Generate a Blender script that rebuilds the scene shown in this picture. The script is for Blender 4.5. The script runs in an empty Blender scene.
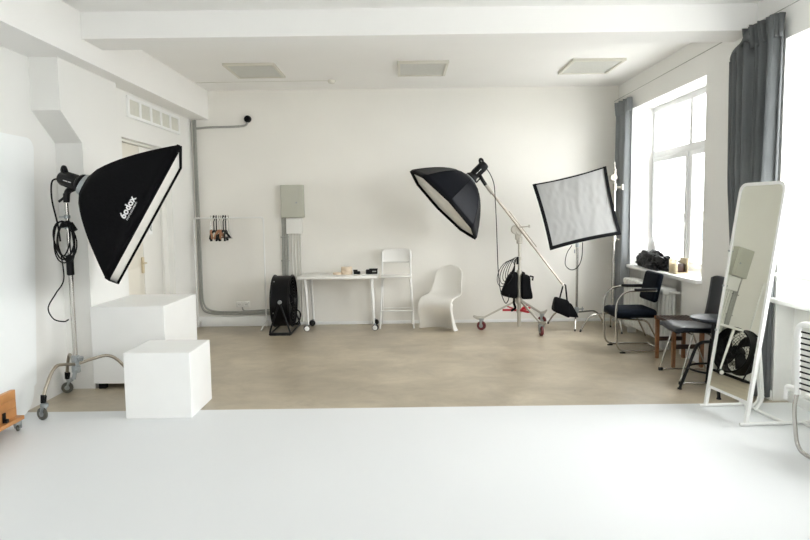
import bpy, bmesh, math, random
from mathutils import Vector, Matrix, noise
random.seed(7)
SC = bpy.context.scene
COL = SC.collection
V = Vector
PI = math.pi

# ------------------------------------------------------------------ materials
def mat(name, col, rough=0.5, metal=0.0, spec=0.5, var=0.0, vscale=4.0, bump=0.0, bscale=60.0, col2=None, detail=4.0, rvar=0.0, emit=None):
    m = bpy.data.materials.new(name); m.use_nodes = True
    nt = m.node_tree; n = nt.nodes; l = nt.links
    b = n['Principled BSDF']
    b.inputs['Base Color'].default_value = (*col, 1)
    b.inputs['Roughness'].default_value = rough
    b.inputs['Metallic'].default_value = metal
    b.inputs['Specular IOR Level'].default_value = spec
    tc = n.new('ShaderNodeTexCoord')
    if var > 0 or col2 or rvar > 0:
        nz = n.new('ShaderNodeTexNoise'); nz.inputs['Scale'].default_value = vscale; nz.inputs['Detail'].default_value = detail
        l.new(tc.outputs['Object'], nz.inputs['Vector'])
        if var > 0 or col2:
            c2 = col2 or tuple(max(0, c*(1-var)) for c in col)
            r = n.new('ShaderNodeValToRGB')
            r.color_ramp.elements[0].position = 0.35; r.color_ramp.elements[1].position = 0.68
            r.color_ramp.elements[0].color = (*c2, 1); r.color_ramp.elements[1].color = (*col, 1)
            l.new(nz.outputs['Fac'], r.inputs['Fac']); l.new(r.outputs['Color'], b.inputs['Base Color'])
        if rvar > 0:
            mr = n.new('ShaderNodeMapRange'); mr.inputs['To Min'].default_value = rough - rvar; mr.inputs['To Max'].default_value = rough + rvar
            l.new(nz.outputs['Fac'], mr.inputs['Value']); l.new(mr.outputs['Result'], b.inputs['Roughness'])
    if bump > 0:
        nb = n.new('ShaderNodeTexNoise'); nb.inputs['Scale'].default_value = bscale; nb.inputs['Detail'].default_value = 3
        l.new(tc.outputs['Object'], nb.inputs['Vector'])
        bp = n.new('ShaderNodeBump'); bp.inputs['Strength'].default_value = bump; bp.inputs['Distance'].default_value = 0.01
        l.new(nb.outputs['Fac'], bp.inputs['Height']); l.new(bp.outputs['Normal'], b.inputs['Normal'])
    return m

M = {}
M['wall'] = mat('wall_paint', (0.855, 0.835, 0.785), 0.65, var=0.03, vscale=1.3, bump=0.08, bscale=25)
M['wall_side'] = mat('wall_paint_side', (0.83, 0.825, 0.80), 0.6, var=0.02, vscale=1.5, bump=0.06, bscale=25)
M['ceil'] = mat('ceiling_paint', (0.89, 0.88, 0.86), 0.7, var=0.02, vscale=1.2)
M['concrete'] = mat('polished_concrete', (0.50, 0.435, 0.335), 0.33, spec=0.5, col2=(0.37, 0.315, 0.235), vscale=1.5, bump=0.05, bscale=30, detail=9, rvar=0.10)
M['white_floor'] = mat('white_floor_paint', (0.76, 0.775, 0.785), 0.45, spec=0.22, var=0.012, vscale=0.9, detail=2, bump=0.015, bscale=9)
M['cyc'] = mat('bright_white_wall_paint', (0.90, 0.92, 0.92), 0.5, var=0.01)
M['white'] = mat('white_paint', (0.885, 0.89, 0.88), 0.4, var=0.02)
M['white_lam'] = mat('white_laminate', (0.82, 0.81, 0.78), 0.3, var=0.01)
M['white_metal'] = mat('white_powdercoat', (0.82, 0.82, 0.80), 0.3, var=0.01)
M['plastic_w'] = mat('white_moulded_plastic', (0.82, 0.80, 0.75), 0.32, var=0.01)
M['upvc'] = mat('window_frame_white', (0.84, 0.85, 0.86), 0.3, var=0.01)
M['vent'] = mat('vent_mesh_grey', (0.70, 0.69, 0.63), 0.6, var=0.06, vscale=20)
M['door'] = mat('door_cream', (0.80, 0.76, 0.67), 0.45, var=0.03, vscale=2)
M['jamb'] = mat('door_white', (0.80, 0.79, 0.75), 0.45, var=0.02)
M['black_fab'] = mat('black_nylon', (0.004, 0.004, 0.005), 0.75, spec=0.10, var=0.3, vscale=8, bump=0.12, bscale=40)
M['octa_fab'] = mat('octabox_black_nylon', (0.004, 0.005, 0.009), 0.50, spec=0.13, var=0.3, vscale=6, bump=0.1, bscale=30)
M['black_pl'] = mat('black_plastic', (0.007, 0.007, 0.008), 0.45, spec=0.22, var=0.2, vscale=15)
M['black_metal'] = mat('black_metal', (0.005, 0.005, 0.006), 0.42, spec=0.20, var=0.2, vscale=15)
M['rubber'] = mat('black_cable_rubber', (0.007, 0.007, 0.008), 0.55, spec=0.2, var=0.2)
M['diff'] = mat('white_diffusion_cloth', (0.80, 0.79, 0.75), 0.8, var=0.02, bump=0.05)
M['chrome'] = mat('chrome_steel', (0.52, 0.50, 0.47), 0.24, metal=1.0, rvar=0.06)
M['nickel'] = mat('nickel_tube', (0.42, 0.375, 0.31), 0.36, metal=1.0, rvar=0.06)
M['cream_metal'] = mat('aluminium_casting', (0.50, 0.47, 0.41), 0.42, metal=0.5, var=0.05)
M['zinc'] = mat('zinc_blue_grey', (0.40, 0.43, 0.44), 0.35, metal=0.7, var=0.1, vscale=20)
M['wheel'] = mat('wheel_rubber_grey', (0.12, 0.12, 0.10), 0.5, var=0.2)
M['red'] = mat('red_enamel', (0.52, 0.02, 0.035), 0.35, var=0.1)
M['dred'] = mat('dark_red_wheel', (0.13, 0.012, 0.015), 0.45, var=0.2)
M['conduit'] = mat('grey_corrugated_tube', (0.40, 0.40, 0.37), 0.55, var=0.12, vscale=30)
M['panel'] = mat('grey_green_enamel', (0.50, 0.50, 0.43), 0.4, var=0.04)
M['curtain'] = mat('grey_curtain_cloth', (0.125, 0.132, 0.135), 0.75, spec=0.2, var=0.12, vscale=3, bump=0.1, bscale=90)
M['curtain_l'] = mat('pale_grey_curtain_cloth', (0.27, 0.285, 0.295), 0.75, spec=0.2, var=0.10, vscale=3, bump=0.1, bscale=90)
M['seat_blk'] = mat('black_upholstery', (0.004, 0.007, 0.013), 0.8, spec=0.10, var=0.3, vscale=40, bump=0.15, bscale=200)
M['leather'] = mat('black_leatherette', (0.007, 0.010, 0.017), 0.40, spec=0.38, var=0.2, vscale=12, bump=0.06, bscale=120)
M['wood'] = mat('walnut_brown_wood', (0.26, 0.115, 0.045), 0.42, col2=(0.17, 0.070, 0.028), vscale=9, detail=8)
M['darkwood'] = mat('dark_stained_wood', (0.05, 0.022, 0.014), 0.4, col2=(0.03, 0.013, 0.009), vscale=12)
M['pine'] = mat('orange_pine_wood', (0.60, 0.29, 0.10), 0.42, col2=(0.50, 0.22, 0.07), vscale=7, detail=8)
M['hwood'] = mat('hanger_beech_wood', (0.42, 0.20, 0.10), 0.45, var=0.2, vscale=20)
M['bag'] = mat('black_crinkled_bag', (0.004, 0.004, 0.005), 0.42, spec=0.14, var=0.3, vscale=10)
M['brass'] = mat('pale_brass', (0.70, 0.60, 0.42), 0.35, metal=0.5, var=0.1, vscale=20)
M['tape'] = mat('beige_tape', (0.80, 0.66, 0.50), 0.5, var=0.05)
M['lamp_diff'] = mat('ribbed_lamp_diffuser', (0.58, 0.58, 0.54), 0.35, var=0.05, vscale=30)
M['lamp_frame'] = mat('lamp_frame_cream', (0.70, 0.68, 0.60), 0.4, var=0.03)
M['white_cord'] = mat('white_cord', (0.72, 0.71, 0.66), 0.5, var=0.02)
M['sign_ink'] = mat('dark_ink', (0.25, 0.25, 0.23), 0.6, var=0.1)
M['logo'] = mat('white_print', (0.85, 0.85, 0.85), 0.5, var=0.01)
M['facade'] = mat('pale_render_facade', (0.75, 0.70, 0.64), 0.8, var=0.04, vscale=0.3)
M['bluepane'] = mat('blue_grey_pane', (0.10, 0.14, 0.20), 0.2, var=0.2, vscale=1)
M['snow'] = mat('pale_ground', (0.60, 0.60, 0.58), 0.9, var=0.06, vscale=0.2)
M['leaf'] = mat('pale_bare_foliage', (0.30, 0.32, 0.27), 0.8, var=0.2, vscale=1)
M['ribbed'] = mat('white_enamel_radiator', (0.74, 0.74, 0.71), 0.35, var=0.03)
M['fur'] = mat('white_crumpled_cloth', (0.80, 0.80, 0.80), 0.8, var=0.02)

def mottle(m):      # finer trowel marks and scuffs over the broad patches of the concrete
    nt = m.node_tree; n = nt.nodes; l = nt.links; b = n['Principled BSDF']
    src = b.inputs['Base Color'].links[0].from_socket
    tc = n.new('ShaderNodeTexCoord'); mp = n.new('ShaderNodeMapping'); mp.inputs['Scale'].default_value = (1.0, 1.25, 1)
    l.new(tc.outputs['Object'], mp.inputs['Vector'])
    nz = n.new('ShaderNodeTexNoise'); nz.inputs['Scale'].default_value = 2.4; nz.inputs['Detail'].default_value = 12; nz.inputs['Roughness'].default_value = .72; nz.inputs['Distortion'].default_value = .6
    l.new(mp.outputs['Vector'], nz.inputs['Vector'])
    r = n.new('ShaderNodeValToRGB'); r.color_ramp.elements[0].position = .36; r.color_ramp.elements[1].position = .64
    r.color_ramp.elements[0].color = (.86, .85, .83, 1); r.color_ramp.elements[1].color = (1.12, 1.12, 1.11, 1)
    l.new(nz.outputs['Fac'], r.inputs['Fac'])
    x = n.new('ShaderNodeMix'); x.data_type = 'RGBA'; x.blend_type = 'MULTIPLY'; x.inputs['Factor'].default_value = 1
    l.new(src, x.inputs['A']); l.new(r.outputs['Color'], x.inputs['B']); l.new(x.outputs['Result'], b.inputs['Base Color'])
mottle(M['concrete'])

def wavebands(m, scale, axis, depth):      # fine ribs for a prismatic lamp panel
    nt = m.node_tree; n = nt.nodes; l = nt.links
    tc = n.new('ShaderNodeTexCoord'); w = n.new('ShaderNodeTexWave'); w.bands_direction = axis
    w.inputs['Scale'].default_value = scale
    bp = n.new('ShaderNodeBump'); bp.inputs['Strength'].default_value = 0.5; bp.inputs['Distance'].default_value = depth
    l.new(tc.outputs['Object'], w.inputs['Vector']); l.new(w.outputs['Fac'], bp.inputs['Height'])
    l.new(bp.outputs['Normal'], n['Principled BSDF'].inputs['Normal'])
wavebands(M['lamp_diff'], 20, 'X', 0.004)
wavebands(M['conduit'], 40, 'Z', 0.003)

def mirror_mat():
    m = bpy.data.materials.new('mirror_silver'); m.use_nodes = True
    n = m.node_tree.nodes; l = m.node_tree.links; b = n['Principled BSDF']
    b.inputs['Metallic'].default_value = 1; b.inputs['Roughness'].default_value = 0.0
    nz = n.new('ShaderNodeTexNoise'); nz.inputs['Scale'].default_value = 0.5
    r = n.new('ShaderNodeValToRGB'); r.color_ramp.elements[0].color = (0.80, 0.82, 0.76, 1); r.color_ramp.elements[1].color = (0.82, 0.84, 0.78, 1)
    l.new(nz.outputs['Fac'], r.inputs['Fac']); l.new(r.outputs['Color'], b.inputs['Base Color'])
    return m
M['mirror'] = mirror_mat()
def glass_mat():
    m = bpy.data.materials.new('window_glass'); m.use_nodes = True
    n = m.node_tree.nodes; l = m.node_tree.links
    n.remove(n['Principled BSDF']); o = n['Material Output']
    t = n.new('ShaderNodeBsdfTransparent'); t.inputs[0].default_value = (0.97, 0.98, 0.98, 1)
    g = n.new('ShaderNodeBsdfGlossy'); g.inputs['Roughness'].default_value = 0.02
    lw = n.new('ShaderNodeLayerWeight'); lw.inputs['Blend'].default_value = 0.08
    f = n.new('ShaderNodeMath'); f.operation = 'MULTIPLY'; f.inputs[1].default_value = 0.35; l.new(lw.outputs['Fresnel'], f.inputs[0])
    geo = n.new('ShaderNodeNewGeometry'); inv = n.new('ShaderNodeMath'); inv.operation = 'SUBTRACT'; inv.inputs[0].default_value = 1.0; l.new(geo.outputs['Backfacing'], inv.inputs[1])
    f2 = n.new('ShaderNodeMath'); f2.operation = 'MULTIPLY'; l.new(f.outputs[0], f2.inputs[0]); l.new(inv.outputs[0], f2.inputs[1]); f = f2
    x = n.new('ShaderNodeMixShader')
    l.new(f.outputs[0], x.inputs[0]); l.new(t.outputs[0], x.inputs[1]); l.new(g.outputs[0], x.inputs[2]); l.new(x.outputs[0], o.inputs[0])
    return m
M['glass'] = glass_mat()
def cloth_trans():
    m = bpy.data.materials.new('thin_white_diffusion'); m.use_nodes = True
    n = m.node_tree.nodes; l = m.node_tree.links; b = n['Principled BSDF']; o = n['Material Output']
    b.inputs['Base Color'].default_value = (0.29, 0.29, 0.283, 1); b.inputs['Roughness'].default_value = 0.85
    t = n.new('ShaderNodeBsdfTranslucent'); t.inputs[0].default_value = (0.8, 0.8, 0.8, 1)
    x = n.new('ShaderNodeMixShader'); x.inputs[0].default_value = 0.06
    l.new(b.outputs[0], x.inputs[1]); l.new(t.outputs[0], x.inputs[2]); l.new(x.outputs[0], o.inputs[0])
    return m
M['scrim'] = cloth_trans()

# ------------------------------------------------------------------ mesh helper
class MB:
    def __init__(s): s.v = []; s.f = []
    def add(s, vs, fs):
        o = len(s.v); s.v += [V(v) for v in vs]; s.f += [tuple(i+o for i in f) for f in fs]; return s
    def box(s, x0, x1, y0, y1, z0, z1, bev=0.0, seg=2, mtx=None):
        bm = bmesh.new(); bmesh.ops.create_cube(bm, size=1)
        for v in bm.verts: v.co = V(((x0+x1)/2+v.co.x*(x1-x0), (y0+y1)/2+v.co.y*(y1-y0), (z0+z1)/2+v.co.z*(z1-z0)))
        if bev > 0: bmesh.ops.bevel(bm, geom=bm.edges[:], offset=bev, segments=seg, profile=0.5, affect='EDGES', clamp_overlap=True)
        if mtx is not None: bmesh.ops.transform(bm, matrix=mtx, verts=bm.verts)
        bm.verts.index_update()
        s.add([v.co.copy() for v in bm.verts], [[v.index for v in f.verts] for f in bm.faces]); bm.free(); return s
    def tube(s, pts, r, n=8, closed=False, cap=True, flat=1.0, up=None):
        pts = [V(p) for p in pts]; N = len(pts)
        rs = r if isinstance(r, (list, tuple)) else [r]*N
        tang = []
        for i in range(N):
            a = pts[(i-1) % N] if (closed or i > 0) else pts[i]
            b = pts[(i+1) % N] if (closed or i < N-1) else pts[i]
            t = (b-a); tang.append(t.normalized() if t.length > 1e-9 else V((0, 0, 1)))
        ref = V(up) if up else (V((0, 0, 1)) if abs(tang[0].z) < 0.9 else V((1, 0, 0)))
        u = (ref - tang[0]*ref.dot(tang[0])).normalized()
        vs = []
        for i in range(N):
            u = (u - tang[i]*u.dot(tang[i])); u = u.normalized() if u.length > 1e-6 else tang[i].orthogonal().normalized()
            w = tang[i].cross(u)
            for k in range(n):
                a = 2*PI*k/n + (PI/n if n == 4 else 0)
                vs.append(pts[i] + (u*math.cos(a) + w*math.sin(a)*flat)*rs[i])
        fs = []
        for i in range(N if closed else N-1):
            j = (i+1) % N
            for k in range(n):
                k2 = (k+1) % n; fs.append((i*n+k, i*n+k2, j*n+k2, j*n+k))
        if cap and not closed:
            fs.append(tuple(range(n-1, -1, -1))); fs.append(tuple((N-1)*n+k for k in range(n)))
        return s.add(vs, fs)
    def lathe(s, prof, org=(0, 0, 0), axis=(0, 0, 1), n=24, cap=True):
        org = V(org); a = V(axis).normalized(); u = a.orthogonal().normalized(); w = a.cross(u)
        vs = []
        for (r, h) in prof:
            for k in range(n):
                t = 2*PI*k/n; vs.append(org + a*h + (u*math.cos(t)+w*math.sin(t))*max(r, 1e-5))
        fs = []
        for i in range(len(prof)-1):
            for k in range(n):
                k2 = (k+1) % n; fs.append((i*n+k, i*n+k2, (i+1)*n+k2, (i+1)*n+k))
        if cap:
            fs.append(tuple(range(n-1, -1, -1))); fs.append(tuple((len(prof)-1)*n+k for k in range(n)))
        return s.add(vs, fs)
    def cyl(s, p0, p1, r, n=16, bev=0.0):
        p0 = V(p0); p1 = V(p1); L = (p1-p0).length
        pr = [(r, 0), (r, L)] if bev <= 0 else [(r-bev, 0), (r, bev), (r, L-bev), (r-bev, L)]
        return s.lathe(pr, p0, p1-p0, n)
    def ring(s, c, axis, R, r, n=32, m=6):
        c = V(c); a = V(axis).normalized(); u = a.orthogonal().normalized(); w = a.cross(u)
        return s.tube([c+(u*math.cos(2*PI*k/n)+w*math.sin(2*PI*k/n))*R for k in range(n)], r, m, closed=True, up=a)
    def grid(s, rows, closed_u=False):
        nr = len(rows); nc = len(rows[0]); vs = [p for r in rows for p in r]; fs = []
        for i in range(nr-1):
            for j in range(nc if closed_u else nc-1):
                j2 = (j+1) % nc; fs.append((i*nc+j, i*nc+j2, (i+1)*nc+j2, (i+1)*nc+j))
        return s.add(vs, fs)
    def prism(s, poly, axis, a0, a1):
        # poly: list of 2-D points in the plane of the two other axes
        def mk(p, a):
            return {0: (a, p[0], p[1]), 1: (p[0], a, p[1]), 2: (p[0], p[1], a)}[axis]
        n = len(poly); vs = [mk(p, a0) for p in poly]+[mk(p, a1) for p in poly]
        fs = [tuple(range(n-1, -1, -1)), tuple(range(n, 2*n))]+[(i, (i+1) % n, n+(i+1) % n, n+i) for i in range(n)]
        return s.add(vs, fs)
    def build(s, name, m, parent=None, local=False, ang=35, solid=0, sub=0, weld=False):
        me = bpy.data.meshes.new(name)
        off = V((0, 0, 0))
        if not local:
            if parent is not None:
                q = parent
                while q is not None: off += q.location; q = q.parent
            else:
                xs = [v.x for v in s.v]; ys = [v.y for v in s.v]; zs = [v.z for v in s.v]
                off = V(((min(xs)+max(xs))/2, (min(ys)+max(ys))/2, min(zs)))
        me.from_pydata([v-off for v in s.v], [], s.f)
        bm = bmesh.new(); bm.from_mesh(me)
        if weld: bmesh.ops.remove_doubles(bm, verts=bm.verts, dist=1e-4)
        bmesh.ops.recalc_face_normals(bm, faces=bm.faces); bm.to_mesh(me); bm.free()
        for p in me.polygons: p.use_smooth = True
        if not sub: me.set_sharp_from_angle(angle=math.radians(ang))
        me.materials.append(m)
        o = bpy.data.objects.new(name, me); COL.objects.link(o)
        if parent is not None: o.parent = parent
        elif not local: o.location = off
        if solid:
            md = o.modifiers.new('Solidify', 'SOLIDIFY'); md.thickness = solid; md.offset = 0
        if sub:
            md = o.modifiers.new('Subdivision', 'SUBSURF'); md.levels = sub; md.render_levels = sub
        return o

def _split(s, name, m, parent):
    # one object per cluster of touching pieces
    par = list(range(len(s.v)))
    def find(a):
        while par[a] != a: par[a] = par[par[a]]; a = par[a]
        return a
    for f in s.f:
        for i in f[1:]: par[find(i)] = find(f[0])
    isl = {}
    for i in range(len(s.v)): isl.setdefault(find(i), []).append(i)
    g = []
    for ids in isl.values():
        P = [s.v[i] for i in ids]; lo = [min(p[k] for p in P)-.002 for k in range(3)]; hi = [max(p[k] for p in P)+.002 for k in range(3)]
        ids = list(ids); again = True
        while again:
            again = False
            for h in g:
                if all(lo[k] <= h[2][k] and h[1][k] <= hi[k] for k in range(3)):
                    ids += h[0]; lo = [min(lo[k], h[1][k]) for k in range(3)]; hi = [max(hi[k], h[2][k]) for k in range(3)]; g.remove(h); again = True; break
        g.append((ids, lo, hi))
    for ids, lo, hi in g:
        st = set(ids); mp = {i: k for k, i in enumerate(ids)}
        MB().add([s.v[i] for i in ids], [[mp[i] for i in f] for f in s.f if f[0] in st]).build(name, m, parent)
MB.split = _split

def rnd(pts, r, n=6):
    pts = [V(p) for p in pts]; out = [pts[0]]
    for i in range(1, len(pts)-1):
        a, b, c = pts[i-1], pts[i], pts[i+1]
        d1 = min(r, (a-b).length*0.49); d2 = min(r, (c-b).length*0.49)
        p = b+(a-b).normalized()*d1; q = b+(c-b).normalized()*d2
        for k in range(n+1):
            t = k/n; out.append(p*(1-t)**2+b*2*t*(1-t)+q*t*t)
    out.append(pts[-1]); return out
def spl(pts, n=8):
    pts = [V(p) for p in pts]; P = [pts[0]*2-pts[1]]+pts+[pts[-1]*2-pts[-2]]; out = []
    for i in range(1, len(P)-2):
        for k in range(n):
            t = k/n; a, b, c, d = P[i-1], P[i], P[i+1], P[i+2]
            out.append(0.5*((2*b)+(c-a)*t+(2*a-5*b+4*c-d)*t*t+(3*b-a-3*c+d)*t**3))
    out.append(pts[-1]); return out
def lerp(a, b, t): return a+(b-a)*t

def thing(name, label, cat, loc=(0, 0, 0), rz=0.0, group=None):
    o = bpy.data.objects.new(name, None); COL.objects.link(o); o.location = loc; o.rotation_euler = (0, 0, rz)
    o.empty_display_size = 0.1
    o['label'] = label; o['category'] = cat
    if group: o['group'] = group
    return o
def tag(o, label, cat, group=None):
    o['label'] = label; o['category'] = cat
    if group: o['group'] = group
    return o
def struct(o): o['kind'] = 'structure'; return o
def copy_tree(o, parent=None):
    c = o.copy(); COL.objects.link(c); c.parent = parent
    for ch in [x for x in bpy.data.objects if x.parent == o]: copy_tree(ch, c)
    return c

# ================================================================== THE ROOM
XR, YB, ZC = 3.05, 9.35, 3.35
YF = -3.6
XL = -3.155          # near part of the left wall
XD = -3.00         # door part of the left wall
# floor: concrete slab and the white painted studio floor laid on its near half
struct(MB().box(-3.5, 3.5, YF-0.2, YB+0.2, -0.2, 0.0).build('floor', M['concrete']))
struct(MB().box(XL, XR+0.14, YF, 5.24, 0.0, 0.004).build('floor', M['white_floor']))
struct(MB().box(-3.5, 3.6, YF-0.2, YB+0.2, ZC, ZC+0.2).build('ceiling', M['ceil']))
struct(MB().box(-3.5, 3.6, YB, YB+0.25, 0, ZC).build('wall_back', M['wall']))
# rear wall behind the camera with an opening added for front fill light
m = MB(); m.box(-3.5, .6, YF-0.25, YF, 0, ZC); m.box(2.0, 3.6, YF-0.25, YF, 0, ZC); m.box(.6, 2.0, YF-0.25, YF, 0, 0.9); m.box(.6, 2.0, YF-0.25, YF, 2.95, ZC)
struct(m.build('wall_front', M['wall_side']))
# left wall: near stretch, pier with corbelled head, door stretch
DY0, DY1, DZ = 7.02, 8.46, 2.45
m = MB()
m.box(-3.5, XL, YF, 6.0, 0, ZC)
m.box(-3.5, -2.91, 5.97, 6.74, 0, ZC)
m.prism([(5.62, 2.51), (5.62, ZC), (6.1, ZC), (6.1, 2.22), (5.97, 2.27)], 0, -3.3, -2.9095)
m.box(-3.5, XD, 6.6, DY0, 0, ZC); m.box(-3.5, XD, DY1, YB+.1, 0, ZC); m.box(-3.5, XD, DY0, DY1, DZ, ZC)
m.box(-3.5, -3.3, DY0, DY1, 0, DZ)
struct(m.build('wall_left', M['wall_side']))
# beam above the left wall and beam across the room
struct(MB().box(XL-.1, -2.75, YF, YB, 2.95, ZC).build('trim_1', M['ceil']))
struct(MB().box(-2.75, XR, 5.74, 6.13, 3.125, ZC).build('trim_2', M['ceil']))
# white infinity wall on the near left
m = MB()
prof = []
def corner(cy, cz, r, a0, a1):
    return [(cy+r*math.cos(math.radians(a0+(a1-a0)*k/8)), cz+r*math.sin(math.radians(a0+(a1-a0)*k/8))) for k in range(9)]
prof = [(YF+.02, 2.26)] + [(p[0], p[1]) for p in corner(5.44, 2.17, .09, 90, 0)] + [(5.36, .22)] + corner(5.12, .20, .2, 0, -75) + [(5.0, 0.006), (YF+.02, 0.006)]
m.prism(prof, 0, XL+.002, XL+.05)
struct(m.build('wall_cyclorama', M['cyc']))
# window wall
W = [(6.66, 8.78), (3.0, 5.30), (-0.6, 0.6)]
ZS, ZW = 0.87, 2.94
m = MB()
piers = [(8.78, YB+.1), (5.30, 6.66), (0.6, 3.0), (YF-.2, -0.6)]
for a, b in piers: m.box(XR, 3.5, a, b, 0, ZC)
for a, b in W: m.box(XR, 3.5, a, b, ZW, ZC)
m.box(3.20, 3.5, 6.66, 8.78, 0, ZS-.04); m.box(XR, 3.5, 6.66, 7.12, 0, ZS-.04)
m.box(3.20, 3.5, 3.0, 5.30, 0, ZS-.04); m.box(3.20, 3.5, -0.6, 0.6, 0, ZS-.04)
struct(m.build('wall_right', M['wall_side']))
# baseboards
struct(MB().box(XD+.005, -1.93, YB-.06, YB, 0, .14, .006).box(-1.93, XR, YB-.014, YB, 0, .045, .003).build('baseboard_back', M['white']))
struct(MB().box(3.165, 3.20, 3.0, 5.29, 0, .085, .005).build('baseboard_right', M['white']))
struct(MB().box(XR-.016, XR, 5.31, 6.65, 0, .085, .004).build('baseboard_right', M['white']))
struct(MB().box(XR-.016, XR, 6.67, 7.11, 0, .085, .004).build('baseboard_right', M['white']))

# windows ----------------------------------------------------------
def window(idx, y0, y1, mull, x=3.33, z0=ZS, z1=ZW):
    fr = MB(); w = .07
    fr.box(x, x+.08, y0, y1, z0, z0+w, .004).box(x, x+.08, y0, y1, z1-w, z1, .004).box(x, x+.08, y0, y0+w, z0+w, z1-w, .004).box(x, x+.08, y1-w, y1, z0+w, z1-w, .004)
    zt = 2.32
    fr.box(x-.005, x+.075, y0+w, y1-w, zt-.045, zt+.045, .004)
    ms = [y0+w]+list(mull)+[y1-w]
    for c in mull: fr.box(x-.004, x+.076, c-.04, c+.04, z0+w, zt-.045, .004).box(x-.004, x+.076, c-.04, c+.04, zt+.045, z1-w, .004)
    f = struct(fr.build('window_%d' % idx, M['upvc']))
    for i in range(len(ms)-1):
        a = ms[i]+(.04 if i else 0); b = ms[i+1]-(.04 if i < len(ms)-2 else 0)
        s = MB(); q = .055
        s.box(x-.022, x+.05, a, b, z0+w, z0+w+q, .006).box(x-.022, x+.05, a, b, zt-.045-q, zt-.045, .006).box(x-.022, x+.05, a, a+q, z0+w+q, zt-.045-q, .006).box(x-.022, x+.05, b-q, b, z0+w+q, zt-.045-q, .006)
        s.build('sash', M['upvc'], f)
        MB().box(x+.02, x+.028, a+q, b-q, z0+w+q, zt-.045-q).build('glass_pane', M['glass'], f)
        MB().box(x+.02, x+.028, a, b, zt+.045, z1-w).build('glass_pane', M['glass'], f)
        h = MB(); h.box(x-.034, x-.022, (a+q/2)-.014, (a+q/2)+.014, 1.45, 1.55, .004); h.tube([(x-.03, a+q/2, 1.5), (x-.06, a+q/2, 1.5), (x-.06, a+q/2, 1.38)], .009, 8)
        h.build('handle', M['upvc'], f)
    return f
window(1, 6.66, 8.78, [7.62]); window(2, 3.0, 5.30, [4.15]); window(3, -0.6, 0.6, [0.0])  # third window is unseen, added and narrowed to set the near daylight
for k, (a, b) in enumerate(W):
    o = MB().box(2.99, 3.33, a+(0 if k else -.02), b, ZS-.04, ZS, .008).build('trim_%d' % (3+k), M['white']); struct(o)
# unseen rear window, added to give front fill light
fr = MB(); y = YF-.15
fr.box(.6, 2.0, y, y+.08, .9, .97).box(.6, 2.0, y, y+.08, 2.88, 2.95)
for x in (.635, 1.3, 1.965): fr.box(x-.035, x+.035, y, y+.08, .97, 2.88)
f4 = struct(fr.build('window_4', M['upvc']))
MB().box(.67, 1.93, y+.03, y+.036, .97, 2.88).build('glass_pane', M['glass'], f4)

# door -------------------------------------------------------------
m = MB(); x = XD-.11
m.box(x-.05, x, 7.02, 7.72, 0.01, 2.42, .004)
for (z0, z1) in ((.25, 1.0), (1.15, 2.25)): m.box(x-.004, x+.006, 7.14, 7.60, z0, z1, .004)
d = struct(m.build('door_1', M['door']))
MB().box(x-.05, x+.004, 7.728, 8.30, 0.01, 2.42, .004).build('side_leaf', M['jamb'], d)
MB().box(x-.05, x+.03, 8.31, 8.46, 0.0, 2.45, .004).box(x-.05, x+.03, 7.02, 8.46, 2.425, 2.45, .002).build('door_frame', M['jamb'], d)
h = MB(); h.box(x+.001, x+.02, 7.645, 7.70, .93, 1.12, .004); h.tube([(x+.015, 7.67, 1.05), (x+.055, 7.67, 1.05), (x+.055, 7.57, 1.05)], .009, 8)
h.build('door_handle', M['brass'], d)
# little paper notice on the side leaf
t = thing('notice', 'small pale paper notice with a dark mark on the white door leaf', 'sign', (x+.005, 7.95, 1.38))
MB().box(x+.005, x+.008, 7.90, 8.02, 1.38, 1.53).build('paper', M['white'], t)
mm = MB(); mm.ring((x+.009, 7.965, 1.475), (1, 0, 0), .022, .004, 14, 4); mm.tube([(x+.009, 7.94, 1.43), (x+.009, 7.965, 1.455), (x+.009, 7.99, 1.42)], .004, 4)
mm.build('printed_mark', M['sign_ink'], t)

# wall vent --------------------------------------------------------
t = thing('wall_vent', 'long white ventilation grille of five mesh squares above the door', 'vent', (XD, 8.0, 2.68))
y0, y1, z0, z1 = 7.18, 8.82, 2.68, 2.915
MB().box(XD+.002, XD+.008, y0+.03, y1-.03, z0+.03, z1-.03).build('mesh_backing', M['vent'], t)
fr = MB(); fr.box(XD, XD+.022, y0, y1, z0, z0+.035, .003).box(XD, XD+.022, y0, y1, z1-.035, z1, .003)
for k in range(6):
    yy = y0+(y1-y0-.05)*k/5; fr.box(XD, XD+.021, yy, yy+.05, z0+.034, z1-.034, .003)
fr.build('frame', M['white'], t)
sl = MB()
for k in range(9):
    zz = z0+.045+k*.0165; sl.box(XD+.008, XD+.012, y0+.05, y1-.05, zz, zz+.004)
sl.build('slats', M['vent'], t)

# ceiling lights ---------------------------------------------------
for (x0, x1, lab) in ((-2.08, -1.48, 'square recessed ceiling light panel at left, above the clothes rack'),
                      (-.06, .54, 'square recessed ceiling light panel in the middle of the ceiling'),
                      (1.97, 2.59, 'square recessed ceiling light panel nearest the windows')):
    t = thing('ceiling_light', lab, 'ceiling light', ((x0+x1)/2, 8.03, ZC-.03), group='unlit square panels on the far ceiling')
    y0, y1 = 7.68, 8.42
    b = .035
    MB().box(x0, x1, y0, y0+b, ZC-.03, ZC, .004).box(x0, x1, y1-b, y1, ZC-.03, ZC, .004).box(x0, x0+b, y0+b, y1-b, ZC-.03, ZC, .004).box(x1-b, x1, y0+b, y1-b, ZC-.03, ZC, .004).build('frame', M['lamp_frame'], t)
    MB().box(x0+b, x1-b, y0+b, y1-b, ZC-.018, ZC-.002).build('diffuser', M['lamp_diff'], t)
t = thing('smoke_detector', 'small round cream detector on the ceiling between two light panels', 'detector', (-.93, 8.72, ZC-.05))
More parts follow.
